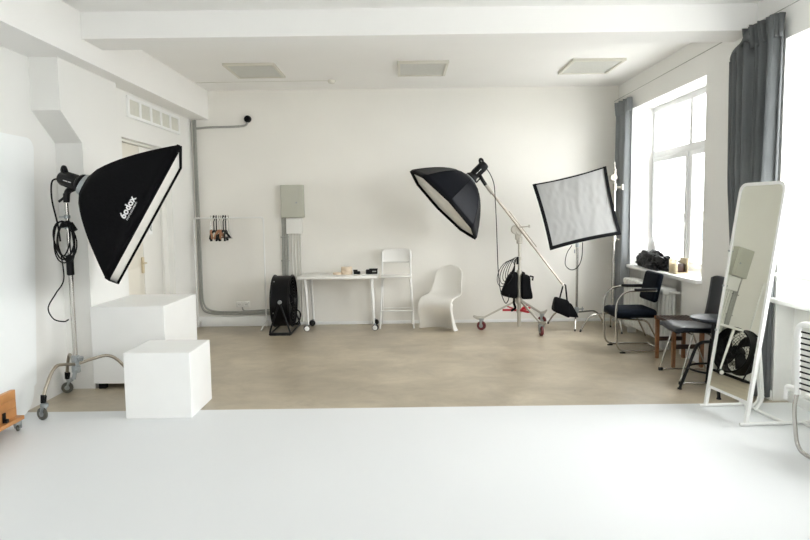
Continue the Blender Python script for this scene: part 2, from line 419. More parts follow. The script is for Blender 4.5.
MB().lathe([(.03, -.045), (.045, -.035), (.055, -.012), (.055, 0)], (-.93, 8.72, ZC)).build('housing', M['lamp_frame'], t)
MB().tube([(-.98, 8.72, ZC-.006), (-1.9, 8.73, ZC-.006), (-2.72, 8.75, ZC-.006)], .004, 6).build('cable', M['white_cord'], t)

# conduits, sockets, boxes on the back wall ------------------------
yw = YB-.022
cx = XD+.045
m = MB(); m.tube(rnd([(cx, yw-.01, 2.94), (cx, yw-.01, .26), (cx+.12, yw-.01, .185), (-1.77, yw-.01, .175)], .16, 8), .018, 10)
m.tube(rnd([(cx+.03, yw-.035, 2.94), (cx+.035, yw-.035, .31), (cx+.16, yw-.035, .215), (-1.75, yw-.035, .20)], .16, 8), .014, 8)
tag(m.build('cable_conduit', M['conduit']), 'thick grey conduit running down the back left corner and along the baseboard', 'conduit')
m = MB(); m.tube(spl([(cx+.02, yw, 2.88), (-2.93, yw, 2.83), (-2.75, yw, 2.84), (-2.4, yw, 2.845), (-2.24, yw, 2.86), (-2.2, yw, 2.90), (-2.195, yw, 2.92)], 6), .016, 8)
tag(m.build('cable_conduit', M['conduit']), 'thin grey conduit curving along the wall up to the round black socket', 'conduit')
t = thing('wall_socket', 'round black socket high on the back wall at the end of a conduit', 'socket', (-2.195, YB, 2.93))
MB().lathe([(.05, 0), (.05, .03), (.042, .05), (.0, .055)], (-2.195, YB, 2.95), (0, -1, 0)).build('housing', M['black_pl'], t)
MB().ring((-2.195, YB-.055, 2.95), (0, 1, 0), .022, .006, 16).build('rim', M['rubber'], t)
t = thing('electrical_panel', 'grey green metal fuse box mounted on the back wall', 'electrical panel', (-1.6, YB, 1.60))
MB().box(-1.76, -1.44, YB-.12, YB, 1.60, 2.06, .006).build('cabinet', M['panel'], t)
MB().box(-1.75, -1.50, YB-.128, YB-.12, 1.615, 2.045, .003).build('door', M['panel'], t)
MB().cyl((-1.535, YB-.128, 1.81), (-1.535, YB-.142, 1.81), .012).build('lock', M['zinc'], t)
t = thing('junction_box', 'white plastic junction box directly under the grey green fuse box', 'junction box', (-1.58, YB, 1.37))
MB().box(-1.70, -1.475, YB-.075, YB, 1.37, 1.597, .008).build('box', M['white_lam'], t)
MB().box(-1.694, -1.481, YB-.081, YB-.075, 1.377, 1.59, .003).build('lid', M['white_lam'], t)
for _o in COL.objects:
    if _o.name in ('electrical_panel', 'junction_box'): _o.location.z -= .045; _o.location.x += .015
m = MB()
for k, dx in enumerate((0, .035, .068)):
    m.tube(spl([(-1.745+dx*.7, yw-.008*k, 1.555), (-1.74+dx*.8, yw, 1.42), (-1.745+dx, yw, 1.1), (-1.75+dx*.9, yw, .8), (-1.742+dx*.8, yw, .5), (-1.745+dx*.7, yw, .24)], 5), .017, 8)
for z in (1.27, .93): m.box(-1.775, -1.66, YB-.045, YB, z, z+.018, .003)
tag(m.build('cable_conduit', M['conduit']), 'bundle of thick grey conduits dropping from the fuse box to behind the fan', 'conduit')
for k, x in enumerate((-1.62, -1.575, -1.53, -1.495)):
    tag(MB().tube([(x, YB-.014, 1.325), (x+.003*(k % 2), YB-.014, .7), (x, YB-.014, .05)], .010, 8).build('cable_tube', M['white_cord']),
        'slim white tube running down the wall under the white junction box', 'tube', 'slim white tubes under the junction box')
t = thing('wall_outlet', 'double white power outlet low on the back wall', 'outlet', (-2.33, YB, .26))
MB().box(-2.45, -2.25, YB-.03, YB, .27, .355, .008).build('plate', M['white_lam'], t)
for x in (-2.40, -2.30):
    MB().lathe([(.032, 0), (.032, .008), (.026, .008), (.024, .002)], (x, YB-.03, .312), (0, -1, 0), 20).build('socket_cup', M['white_lam'], t)
    mm = MB()
    for s in (-1, 1): mm.cyl((x+s*.01, YB-.0385, .312), (x+s*.01, YB-.0395, .312), .004, 8)
    mm.build('socket_holes', M['black_pl'], t)
tag(MB().tube(spl([(-2.36, YB-.02, .27), (-2.35, YB-.03, .24), (-2.30, YB-.03, .215), (-2.1, YB-.03, .225), (-1.8, YB-.03, .235)], 5), .011, 8).build('cable', M['conduit']),
    'short grey cable leaving the bottom of the double power outlet', 'cable')

# ================================================================== CURTAINS
tag(MB().tube([(2.985, YB-.01, 3.13), (2.985, 6, 3.15), (2.985, YF+.02, 3.19)], .0045, 6).build('curtain_wire', M['conduit']), 'thin taut wire running above the windows that carries the curtains', 'curtain wire')
def curtain(name, label, ytop, ybot, x0, amp, folds, z0, z1, mt, ph=0., drape=False):
    t = thing(name, label, 'curtain', (x0, (ybot[0]+ybot[1])/2, z0))
    rows = []; NZ, NY = 26, folds*10
    for i in range(NZ+1):
        s = i/NZ; z = lerp(z0, z1, s); row = []
        ya = lerp(ybot[0], ytop[0], s**1.4); yb = lerp(ybot[1], ytop[1], s**1.4)
        for j in range(NY+1):
            u = j/NY; a = u*folds*2*PI+ph
            w = amp*(math.sin(a)+.35*math.sin(a*.53+1.3+s*.7)+.22*math.sin(a*2.1+s*1.1))*(.75+.35*math.sin(u*7+ph))
            w *= lerp(1.05, .8, s)
            uu = u+.012*math.sin(a*.7+2*s)
            row.append((min(x0+w, 3.038), lerp(ya, yb, uu), z+(.018*math.sin(a*.5+ph) if i == NZ else 0)))
        rows.append(row)
    MB().grid(rows).build('cloth', mt, t, solid=.006, ang=80)
    rows = []
    for i in range(5):                     # gathered heading: a frilled band above the stitched tape
        s = i/4; row = []
        for j in range(NY*2+1):
            u = j/(NY*2); a = u*folds*4*PI+ph
            w = amp*.75*math.sin(a)+amp*.3*math.sin(a*.37)
            row.append((min(x0-.012+w*(.7+.5*s), 3.038), lerp(ytop[0], ytop[1], u), z1-.16+s*.17+.012*math.sin(a*.31+1)*s))
        rows.append(row)
    MB().grid(rows).build('heading', mt, t, solid=.006, ang=80)
    return t
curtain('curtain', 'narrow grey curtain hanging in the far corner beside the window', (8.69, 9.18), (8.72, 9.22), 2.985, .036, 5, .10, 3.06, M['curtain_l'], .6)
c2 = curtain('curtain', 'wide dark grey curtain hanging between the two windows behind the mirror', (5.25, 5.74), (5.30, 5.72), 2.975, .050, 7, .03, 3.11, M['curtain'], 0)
# second, draped flap of the near curtain
rows = []
for i in range(21):
    s = i/20; z = lerp(.035, 3.0, s); row = []; k1 = min(1, s/.62)**1.2
    for j in range(41):
        u = j/40; a = u*3.5*2*PI
        y = lerp(lerp(5.56, 5.62, k1), lerp(5.76, 5.92, k1), u); zz = z-.10*u*u*s
        row.append((lerp(2.965, 2.945, s)+.036*math.sin(a+s*1.5)-.02*s*math.sin(u*PI), y, zz))
    rows.append(row)
MB().grid(rows).build('draped_flap', M['curtain'], c2, solid=.006, ang=80)
m = MB(); m.tube(spl([(2.93, 5.60, 3.07), (2.87, 5.72, 3.05), (2.86, 5.86, 2.99), (2.92, 5.99, 2.91), (2.96, 5.96, 2.84)], 5), [.02]+[.045]*19+[.02], 10) if False else None
rows = []
for i in range(13):
    s = i/12; a = lerp(-.4, 1.35, s)*PI; row = []
    for j in range(17):
        u = j/16
        r = .028+.010*math.sin(u*9)
        row.append((2.945-r*math.sin(a)*1.1, lerp(5.60, 5.91, u), 3.06-.14*u*u+r*math.cos(a)))
    rows.append(row)
MB().grid(rows).build('folded_top', M['curtain'], c2, solid=.006, ang=80)

# ================================================================== BOXES
def plinth_box(label, x0, x1, y0, y1, z0, z1):
    t = thing('display_cube', label, 'cube', ((x0+x1)/2, (y0+y1)/2, 0), group='white painted plywood cubes')
    MB().box(x0, x1, y0, y1, z0, z1, .004, 1).build('shell', M['white'], t)
    if z0 > .01:
        m = MB()
        for xx in (x0+.06, x1-.06):
            for yy in (y0+.06, y1-.06): m.box(xx-.03, xx+.03, yy-.03, yy+.03, 0, z0)
        m.split('foot', M['black_pl'], t)
    return t
plinth_box('larger white painted cube raised on low feet beside the left wall', -2.905, -2.225, 5.93, 6.85, .055, .775)
plinth_box('smaller white painted cube standing in front of the larger one', -2.225, -1.70, 5.03, 5.56, .004, .53)

# pine dolly at the left edge
t = thing('dolly', 'orange pine board dolly on small casters at the left edge', 'dolly', (-3.06, 4.78, .004))
MB().box(-3.10, -2.895, 3.9, 4.81, .085, .115, .004).build('deck', M['pine'], t)
m = MB()
for k in range(3): m.box(-2.97, -2.935, 3.9, 4.78, .117+k*.068, .117+k*.068+.067, .002)
m.build('upright_board', M['pine'], t)
m = MB(); m.box(-2.933, -2.90, 4.60, 4.63, .117, .145, .004); m.box(-2.933, -2.92, 4.60, 4.63, .117, .19, .003); m.build('bracket', M['black_pl'], t)
def caster(parent, x, y, z0, r, wm, bm_, ang=0., th=.022, name='caster', nm2='wheel'):
    ax = V((math.cos(ang), math.sin(ang), 0)); fwd = V((-math.sin(ang), math.cos(ang), 0)); c = V((x, y, z0+r))
    f = MB()
    for s in (-1, 1):
        p = c+ax*s*(th*.5+.006)
        top = V((x, y, z0+r*2+.018))+ax*s*(th*.5+.006)-fwd*r*.5
        f.tube([p, (p+top)/2, top], [.009, .012, .014], 6)
    f.cyl(V((x, y, z0+r*2+.008))-fwd*r*.5, V((x, y, z0+r*2+.035))-fwd*r*.5, th*.5+.02, 14, .003)
    fo = f.build(name, bm_, parent)
    w = MB(); w.lathe([(r*.75, -th*.5), (r, -th*.3), (r, th*.3), (r*.75, th*.5)], c, ax, 22)
    w.build(nm2, wm, fo)
    MB().lathe([(r*.45, -th*.56), (r*.45, th*.56)], c, ax, 14).build('wheel_hub', M['zinc'], fo)
    return fo
for y in (3.98, 4.77):
    for x in (-3.06, -2.925):
        caster(t, x, y, .004, .024, M['wheel'], M['zinc'], .3)

# ================================================================== LIGHT STAND WITH SOFTBOX (left)
SX, SY = -2.84, 5.50
t = thing('light_stand', 'chrome rolling light stand on three casters carrying the rectangular softbox', 'light stand', (SX, SY, 0), group=None)
MB().tube([(SX, SY, .36), (SX, SY, 1.15)], .019, 14).build('lower_column', M['chrome'], t)
MB().tube([(SX, SY, 1.15), (SX, SY, 1.72)], .015, 14).build('upper_column', M['chrome'], t)
MB().tube([(SX-.045, SY, .38), (SX-.045, SY, 1.05)], .011, 10).build('side_tube', M['chrome'], t) if False else None
m = MB(); m.cyl((SX, SY, 1.11), (SX, SY, 1.28), .030, 16, .006); m.build('foam_grip', M['black_pl'], t)
m = MB()
for z in (1.50, 1.59): m.cyl((SX, SY, z), (SX, SY, z+.03), .026, 14, .004); m.tube([(SX, SY, z+.015), (SX-.06, SY-.02, z+.015)], .006, 6)
m.cyl((SX, SY, .36), (SX, SY, .42), .034, 16, .006); m.cyl((SX, SY, .27), (SX, SY, .33), .036, 16, .006)
m.tube([(SX, SY, .39), (SX+.07, SY-.04, .40)], .010, 8); m.cyl((SX+.065, SY-.04, .385), (SX+.075, SY-.045, .415), .018, 10)
m.tube([(SX, SY, .27), (SX, SY, .37)], .028, 10); m.tube([(SX-.01, SY-.03, .22), (SX+.01, SY-.03, .30)], .018, 8)
m.split('collar', M['zinc'], t)
feet = [(-2.885, 5.03, 0.0), (-3.10, 5.83, .5), (-2.45, 5.74, 2.2)]
for fx, fy, a in feet:
    d = V((fx-SX, fy-SY, 0)); L = d.length; e = d.normalized()
    P = lambda s, z: V((SX, SY, 0))+e*s+V((0, 0, z))
    lg = MB().tube(rnd([P(.02, .345), P(.14, .375), P(L*.62, .40), P(L*.93, .22), P(L*.96, .13)], .16, 6), .0135, 12).build('leg', M['nickel'], t)
    mm = MB(); mm.cyl(P(L*.945, .20), P(L*.96, .135), .021, 12, .004); mm.tube([P(L*.95, .15), P(L*.95, .15)+V((.03, -.03, .01)), P(L*.95, .15)+V((.04, -.035, .05))], .008, 6)
    mm.build('lock_collar', M['black_pl'], lg)
    z0 = .004 if fy < 5.2 else 0
    caster(t, fx, fy, z0, .050, M['wheel'], M['zinc'], a+1.25)
# foam grip hanging cable coil
cc = MB()
for k in range(6):
    cen = V((SX-.03+.012*k, SY-.05-.006*k, 1.42-.012*(k % 3))); R = .11+.012*(k % 3); pts = []
    for j in range(24):
        a = 2*PI*j/24; pts.append(cen+V((R*(.62+.1*math.sin(k))*math.cos(a), .02*math.sin(a*2+k), R*1.3*math.sin(a))))
    cc.tube(pts, .006, 6, closed=True)
cc.tube([(SX-.03, SY-.045, 1.53), (SX+.06, SY-.05, 1.545), (SX+.09, SY-.05, 1.49)], .018, 8)
cb = cc
cb.tube(spl([(-2.88, 5.50, 1.925), (-2.94, 5.48, 1.90), (-2.945, 5.47, 1.75), (-2.91, 5.47, 1.55), (-2.89, 5.46, 1.40)], 8), .007, 6)
cb.tube(spl([(-2.89, 5.46, 1.30), (-2.88, 5.46, 1.08), (-2.95, 5.45, .96), (-3.02, 5.45, .84), (-2.98, 5.45, .745), (-2.90, 5.46, .72), (-2.865, 5.475, .735)], 8), .006, 6)
tag(cb.build('power_cable', M['rubber']), 'black cable coiled on the left light stand with a loop hanging below', 'cable')

# --- softbox surfaces
def loft_box(rim, c0, r0, pw, name, mt, parent, nt=8, nu=6):
    """closed fabric body: rings from the small mouth at c0 to the polygon rim"""
    N = len(rim); rows = []; cen = sum(rim, V((0, 0, 0)))/N
    axis = (cen-c0)
    for i in range(nt+1):
        s = i/nt; k = s**pw; row = []
        for q in range(N):
            a, b = rim[q], rim[(q+1) % N]
            for j in range(nu):
                u = j/nu; e = lerp(a, b, u)-cen
                m0 = e.normalized()*r0
                bow = 1-0.035*math.sin(PI*u)*math.sin(PI*min(1, s*1.0))
                row.append(c0+axis*s+lerp(m0, e, k)*bow)
        rows.append(row)
    return MB().grid(rows, closed_u=True).build(name, mt, parent, solid=.004, ang=28 if N > 4 else 25), rows
SBX = V((-2.64, 5.42, 1.865))
t = thing('softbox', 'large black rectangular softbox with white logo on the left chrome stand', 'softbox', (-2.64, 5.42, 1.05))
P1 = V((-1.745, 5.12, 2.15)); P2 = V((-2.367, 5.12, 1.11)); WW = V((-.27, .78, -.11))
rim = [P1, P1+WW, P2+WW, P2]
sh, rows = loft_box(rim, SBX, .085, .74, 'fabric_shell', M['black_fab'], t, 12, 8)
cen = sum(rim, V((0, 0, 0)))/4; nn = ((P1-P2).cross(WW)).normalized()
if nn.dot(cen-SBX) < 0: nn = -nn
# lip round the opening and recessed diffuser
m = MB(); nr = len(rim)
lip0 = rows[-1]; lip1 = [p+nn*.024 for p in lip0]
m.grid([lip0, lip1], closed_u=True); m.build('lip', M['black_fab'], t, solid=.003)
m = MB()
for q in range(4):
    m.tube([rim[q]+nn*.022, rim[(q+1) % 4]+nn*.022], .0045, 6)
m.build('rim_piping', M['black_fab'], t)
m = MB(); G = 10; g = []
for i in range(G+1):
    g.append([cen+nn*.004+((lerp(P1, P2, j/G)+WW*(i/G))-cen)*.985 + nn*.0 for j in range(G+1)])
m.grid(g).build('diffuser', M['diff'], t, solid=.003)
# corner tabs
m = MB()
for q in (0, 3):
    e = (rim[q]-cen).normalized(); m.tube([rim[q]-nn*.01-e*.01, rim[q]+nn*.02-e*.012+WW*.04], .009, 6)
m.split('corner_pocket', M['black_fab'], t)
m = MB(); ax = (SBX-cen).normalized()
m.lathe([(.092, -.03), (.095, 0), (.085, .025), (.065, .03)], SBX, ax, 28); m.build('speed_ring', M['zinc'], t)
# logo mapped on the near side panel
def near_surf(u, s):
    k = s**.74; e = lerp(P2, P1, u)-cen; m0 = e.normalized()*.085
    bow = 1-.035*math.sin(PI*u)*math.sin(PI*s)
    return SBX+(cen-SBX)*s+lerp(m0, e, k)*bow
def text_mesh(txt, size, off):
    c = bpy.data.curves.new('txt', 'FONT'); c.body = txt; c.size = size; c.offset = off; c.resolution_u = 3
    o = bpy.data.objects.new('txt', c); COL.objects.link(o); dg = bpy.context.evaluated_depsgraph_get(); dg.update()
    me = bpy.data.meshes.new_from_object(o.evaluated_get(dg)); bpy.data.objects.remove(o); 
    vs = [v.co.copy() for v in me.vertices]; fs = [tuple(p.vertices) for p in me.polygons]; bpy.data.meshes.remove(me)
    return vs, fs
def mapped(txt, size, off, u0, s0, name, length):
    vs, fs = text_mesh(txt, size, off); w = max(v.x for v in vs); k = length/w
    out = []
    for v in vs:
        u = u0+v.x*k/1.2; s = s0-v.y*k/.60
        p = near_surf(u, s); du = near_surf(u+.01, s)-p; ds = near_surf(u, s+.01)-p
        nv = du.cross(ds).normalized()
        if nv.y > 0: nv = -nv
        out.append(p+nv*.006)
    MB().add(out, fs).build(name, M['logo'], t)
mapped('6odox', .1, .0035, .395, .83, 'logo_text', .225)
mapped('PHOTO EQUIPMENT', .1, .001, .402, .875, 'small_text', .18)

def flash_head(parent_label, c0, ax, group, name='studio_flash'):
    """a monolight whose front ring sits at c0 and whose body runs along ax"""
    ax = V(ax).normalized(); side = ax.cross(V((0, 0, 1))).normalized(); up = side.cross(ax).normalized()
    L = .27
    t = thing(name, parent_label, 'flash', tuple(c0+ax*.12), group=group)
    MB().lathe([(.085, .0), (.085, .02), (.062, .05), (.060, .06)], c0, ax, 24).build('reflector_ring', M['black_pl'], t)
    m = MB(); m.lathe([(.058, .05), (.062, .06), (.062, L-.02), (.055, L)], c0, ax, 20)
    for k in range(10):
        a = 2*PI*k/10; d = up*math.cos(a)+side*math.sin(a); m.tube([c0+ax*.08+d*.062, c0+ax*(L-.04)+d*.062], .005, 5)
    m.build('body', M['black_pl'], t)
    h = MB(); h.tube(rnd([c0+ax*(L-.01)+up*.03, c0+ax*(L+.015)+up*.075, c0+ax*(L-.01)+up*.105, c0+ax*(L-.045)+up*.05], .03, 4), .017, 8); h.build('handle', M['black_pl'], t)
    MB().lathe([(.05, L), (.046, L+.006)], c0, ax, 20).build('control_panel', M['rubber'], t)
    mm = MB()
    c = c0+ax*.13; c1 = c0+ax*.17
    for q, (a, w) in enumerate(((.10, .03), (.15, .045))):
        pc = c0+ax*a-side*0
        d = (-side if (-side).y < side.y else side)
        mm.tube([pc+d*.066-ax*w*.5, pc+d*.066+ax*w*.5], .004, 4)
    mm.build('printed_mark', M['logo'], t)
    return t, up, side
fax = (V((-2.86, 5.52, 1.925))-SBX)
t, up, sd = flash_head('black studio flash head behind the rectangular softbox on the left stand', SBX, fax, 'black studio flash heads')
m = MB(); m.tube(rnd([SBX+fax.normalized()*.13-up*.06, (SX+.01, SY+.0, 1.82), (SX, SY, 1.735)], .04, 4), .026, 10); m.tube([(SX, SY, 1.725), (SX, SY, 1.80)], .024, 10); m.tube([(SX, SY, 1.78), (SX-.05, SY-.03, 1.73)], .010, 6)
m.build('tilt_bracket', M['black_pl'], t)

# ================================================================== BOOM STAND WITH OCTABOX
BX, BY = 1.535, 8.70
t = thing('boom_stand', 'heavy rolling boom stand with red braces and red wheels near the back wall', 'boom stand', (BX, BY, 0))
MB().tube([(BX, BY, .05), (BX, BY, .78)], .026, 14).build('lower_column', M['cream_metal'], t)
MB().tube([(BX, BY, .76), (BX, BY, 1.30)], .019, 14).build('upper_column', M['cream_metal'], t)
m = MB()
m.cyl((BX, BY, .74), (BX, BY, .82), .036, 14, .006); m.cyl((BX, BY, .95), (BX, BY, 1.0), .03, 14, .006); m.cyl((BX, BY, .36), (BX, BY, .45), .045, 14, .008); m.cyl((BX, BY, .24), (BX, BY, .29), .040, 14, .006)
m.tube([(BX, BY, .78), (BX-.07, BY-.03, .78)], .009, 6)
m.split('collar', M['cream_metal'], t)
m = MB()
m.cyl((BX, BY, 1.17), (BX, BY, 1.27), .040, 16, .008)
m.cyl((BX-.05, BY-.035, 1.36), (BX-.05, BY+.035, 1.36), .062, 24, .008)
m.cyl((BX-.005, BY-.045, 1.335), (BX-.005, BY+.03, 1.335), .048, 20, .008)
m.box(BX-.055, BX+.02, BY-.03, BY+.03, 1.22, 1.40, .012)
m.cyl((BX-.05, BY-.045, 1.36), (BX-.05, BY-.035, 1.36), .03, 16)
m.tube([(BX-.03, BY-.06, 1.395), (BX+.13, BY-.07, 1.405)], .010, 8); m.cyl((BX+.12, BY-.075, 1.39), (BX+.12, BY-.065, 1.42), .014, 8)
m.build('pivot_head', M['cream_metal'], t)
B0 = V((1.09, BY-.055, 1.945)); B1 = V((2.12, BY-.055, .60))
bd = (B1-B0).normalized()
MB().tube([B0, B0+bd*1.0], .014, 12).tube([B0+bd*.95, B1], .011, 12).tube([B0+bd*.45+V((.026, 0, .02)), B0+bd*1.05+V((.026, 0, .02))], .006, 8).build('boom_arm', M['nickel'], t)
MB().tube([B0-bd*.01, B0+bd*.13], .025, 12).build('boom_clamp', M['cream_metal'], t)
MB().tube([B1-bd*.03, B1+bd*.01], .018, 10).build('end_cap', M['white_metal'], t)
for (fx, fy, ang) in ((1.03, 8.74, 1.1), (1.745, 8.27, .15), (1.93, 9.10, 1.0)):
    d = V((fx-BX, fy-BY, 0)); L = d.length; e = d.normalized(); P = lambda s, z: V((BX, BY, 0))+e*s+V((0, 0, z))
    lg = MB().tube([P(.03, .405), P(L*.97, .165)], .016, 4).tube([P(L*.93, .17), P(L*1.0, .16), P(L*1.12, .17), P(L*1.22, .195)], [.02, .03, .024, .012], 8, flat=.6).build('leg', M['cream_metal'], t)
    MB().tube([P(.03, .275), P(L*.34, .33)], .012, 4).tube([P(.02, .275), P(L*.44, .275)], .020, 4).build('brace', M['red'], lg)
    c = P(L, .062); f = MB(); ax = V((math.cos(ang), math.sin(ang), 0))
    for s in (-1, 1): f.tube([c+ax*s*.026, P(L, .145)+ax*s*.022], [.012, .022], 8)
    f.cyl(P(L, .135), P(L, .16), .034, 14, .003)
    cf = f.build('caster', M['zinc'], t)
    MB().lathe([(.045, -.018), (.062, -.013), (.062, .013), (.045, .018)], c, ax, 24).build('wheel', M['dred'], cf)
    MB().lathe([(.028, -.022), (.028, .022)], c, ax, 14).build('wheel_hub', M['zinc'], cf)
# octabox
t = thing('octabox', 'black octagonal softbox facing down on the end of the boom arm', 'softbox', (.62, 8.6, 1.3))
C0 = V((.53, 8.6, 1.712)); vv = V((.685, 0, -.728)).normalized(); n2 = V((-.728, 0, -.685)).normalized(); sa = .09
n3 = (n2*math.sqrt(1-sa*sa)+V((0, -1, 0))*sa).normalized(); wv = vv.cross(n3).normalized()
rim = [C0+(vv*math.cos(k*PI/4)+wv*math.sin(k*PI/4))*.615 for k in range(8)]
RG = C0-n3*.47
sh, rows = loft_box(rim, RG, .09, .60, 'fabric_shell', M['octa_fab'], t, 10, 4)
m = MB()
for q in range(8): m.tube([rows[i][q*4]+(rows[i][q*4]-C0).normalized()*.001 for i in range(11)], .0045, 5)
m.build('seam', M['black_fab'], t)
lip = [p+n3*.03 for p in rows[-1]]
MB().grid([rows[-1], lip], closed_u=True).build('lip', M['black_fab'], t, solid=.008)
m = MB(); m.tube(lip, .008, 6, closed=True); m.build('rim_piping', M['black_fab'], t)
vs = [C0-n3*.004]+[C0+(p-C0)*.985 for p in rows[-1]]; N = len(vs)-1
MB().add(vs, [(0, 1+k, 1+(k+1) % N) for k in range(N)]).build('diffuser', M['diff'], t, solid=.003)
MB().lathe([(.10, -.03), (.10, 0), (.08, .02)], RG, -n3, 28).build('speed_ring', M['zinc'], t)
t, up, sd = flash_head('black studio flash head on the octagonal softbox at the boom tip', RG-n3*.015, -n3, 'black studio flash heads')
q0 = RG-n3*.15
m = MB(); m.tube(rnd([q0+V((.02, -.02, -.05)), q0+V((.05, -.03, -.11)), B0+V((-.01, 0, .01))], .03, 4), [.024]*10 if False else .024, 10); m.tube([q0+V((.02, -.04, -.10)), q0+V((-.03, -.06, -.15))], .010, 6); m.build('tilt_bracket', M['black_pl'], t)
pw = RG-n3*.26
m = MB(); m.tube(spl([pw+V((.02, 0, -.02)), (1.14, 8.6, 2.08), (1.185, 8.6, 1.95), (1.20, 8.6, 1.75), (1.215, 8.6, 1.45), (1.225, 8.6, 1.15), (1.24, 8.6, .80), (1.27, 8.6, .55), (1.33, 8.6, .39), (1.37, 8.6, .42), (1.39, 8.62, .50)], 8), .0065, 6)
tag(m.build('power_cable', M['rubber']), 'long black cable hanging from the octagonal softbox flash beside the boom stand', 'cable')
m = MB()
for k in range(5):
    top = V((1.50-.012*k, 8.64-.004*k, .985-.01*k)); R = .035+.024*k; pts = []
    for j in range(22):
        a = 2*PI*j/22; pts.append(top+V((-.075-.008*k, 0, -.12-.012*k))+V((R*math.cos(a)*.8+.05*math.sin(a), .012*math.sin(a+k), (.125+.012*k)*math.sin(a))))
    m.tube(pts, .005, 5, closed=True)
m.tube([(1.50, 8.63, .90), (1.50, 8.63, 1.0)], .016, 8)
tag(m.build('cable_coil', M['rubber']), 'small coil of black cable hooked on the boom stand column above the black bag', 'cable')

# sandbags
def bag(parent, pts8, name, bm_='black_fab', seed=0):
    """soft wedge bag from 8 corner points (bottom 4, top 4)"""
    b = MB(); b.add(pts8, [(0, 1, 2, 3), (4, 7, 6, 5), (0, 4, 5, 1), (1, 5, 6, 2), (2, 6, 7, 3), (3, 7, 4, 0)])
    bm = bmesh.new()
    vs = [bm.verts.new(p) for p in b.v]
    for f in b.f: bm.faces.new([vs[i] for i in f])
    bmesh.ops.subdivide_edges(bm, edges=bm.edges[:], cuts=5, use_grid_fill=True)
    c = sum((v.co for v in bm.verts), V((0, 0, 0)))/len(bm.verts)
    for v in bm.verts:
        d = v.co-c; dn = noise.noise_vector(v.co*9+V((seed, 0, 0)))
        v.co += dn*.014
    for _ in range(2): bmesh.ops.smooth_vert(bm, verts=bm.verts, factor=.4, use_axis_x=True, use_axis_y=True, use_axis_z=True)
    bm.verts.index_update()
    o = MB().add([v.co.copy() for v in bm.verts], [[v.index for v in f.verts] for f in bm.faces]); bm.free()
    return o.build(name, M[bm_], parent, sub=1)
t = thing('sandbag', 'black saddle sandbag draped over the column of the boom stand', 'sandbag', (1.51, 8.62, .44), group='black sandbags')
yb0 = BY-.035
bag(t, [(1.27, yb0-.06, .49), (1.505, yb0-.04, .42), (1.505, yb0+.06, .42), (1.27, yb0+.06, .49), (1.40, yb0-.03, .79), (1.505, yb0-.03, .79), (1.505, yb0+.08, .77), (1.40, yb0+.08, .77)], 'pouch', seed=1)
bag(t, [(1.555, yb0-.04, .43), (1.705, yb0-.05, .42), (1.705, yb0+.06, .42), (1.555, yb0+.06, .43), (1.56, yb0-.03, .79), (1.67, yb0-.02, .74), (1.67, yb0+.08, .74), (1.56, yb0+.08, .77)], 'pouch', seed=4)
bag(t, [(1.42, yb0+.07, .68), (1.63, yb0+.07, .68), (1.63, yb0+.14, .68), (1.42, yb0+.14, .68), (1.42, yb0+.07, .79), (1.62, yb0+.07, .79), (1.62, yb0+.12, .79), (1.42, yb0+.12, .79)], 'saddle', seed=7)
m = MB(); m.tube([(1.665, yb0-.03, .74), (1.71, yb0-.03, .73), (1.70, yb0-.03, .68)], .012, 6); m.build('strap', M['black_fab'], t)
m = MB(); m.tube(spl([(1.46, yb0-.03, .47), (1.455, yb0-.02, .38), (1.475, yb0-.01, .31), (1.42, yb0-.01, .27)], 5), .016, 6); m.build('strap', M['black_fab'], t)
t = thing('sandbag', 'black sandbag hanging by its strap from the lower end of the boom arm', 'sandbag', (2.12, 8.62, .15), group='black sandbags')
yy = BY-.055
bag(t, [(1.955, yy-.07, .275), (2.20, yy-.07, .16), (2.20, yy+.05, .16), (1.955, yy+.05, .275), (2.0, yy-.04, .47), (2.20, yy-.04, .40), (2.20, yy+.03, .40), (2.0, yy+.03, .47)], 'pouch', seed=11)
bag(t, [(2.17, yy-.04, .19), (2.33, yy-.02, .16), (2.33, yy+.07, .16), (2.17, yy+.07, .19), (2.13, yy-.01, .40), (2.24, yy-.0, .36), (2.24, yy+.04, .36), (2.13, yy+.04, .40)], 'pouch', seed=15)
m = MB(); m.tube(rnd([(2.07, yy, .44), (2.115, yy, .615), (2.145, yy+.0, .615), (2.17, yy, .39)], .02, 4), .011, 6, flat=1.6); m.build('strap', M['black_fab'], t)

# ================================================================== SCRIM PANEL + STANDS
t = thing('diffusion_panel', 'square white diffusion panel with black edging, tilted on its stand', 'diffuser panel', (2.35, 8.8, 1.07))
Q = [V((1.745, 8.80, 1.962)), V((2.722, 8.78, 2.19)), V((2.92, 8.72, 1.275)), V((1.975, 8.74, 1.075))]   # TL TR BR BL
def q_edge(a, b, sag):
    mid_in = ((Q[0]+Q[1]+Q[2]+Q[3])/4); return [lerp(a, b, k/10)+(mid_in-(a+b)/2).normalized()*sag*math.sin(PI*k/10) for k in range(11)]
Q = [V((q.x*.966-.012, q.y-.29, (q.z-1.6)*.966+1.6)) for q in Q]
edges = [(0, 1, .022, .016), (1, 2, .018, .036), (2, 3, .018, .046), (3, 0, .014, .040)]
nq = (Q[1]-Q[0]).cross(Q[3]-Q[0]).normalized(); nq = nq if nq.y < 0 else -nq
for a, b, sag, wd in edges:
    e = q_edge(Q[a], Q[b], sag); mid_in = (Q[0]+Q[1]+Q[2]+Q[3])/4; inn = (mid_in-(Q[a]+Q[b])/2).normalized()
    dr = (Q[b]-Q[a]).normalized()
    m = MB(); r = []
    for k, p in enumerate(e):
        q = p+inn*wd; r.append([p+nq*.010, q+nq*.010, q-nq*.022, p-nq*.022])
    m.grid(r, closed_u=True).add(r[0], [(0, 1, 2, 3)]).add(r[-1], [(0, 1, 2, 3)]); m.build('edge_band', M['black_fab'], t)
gr = []
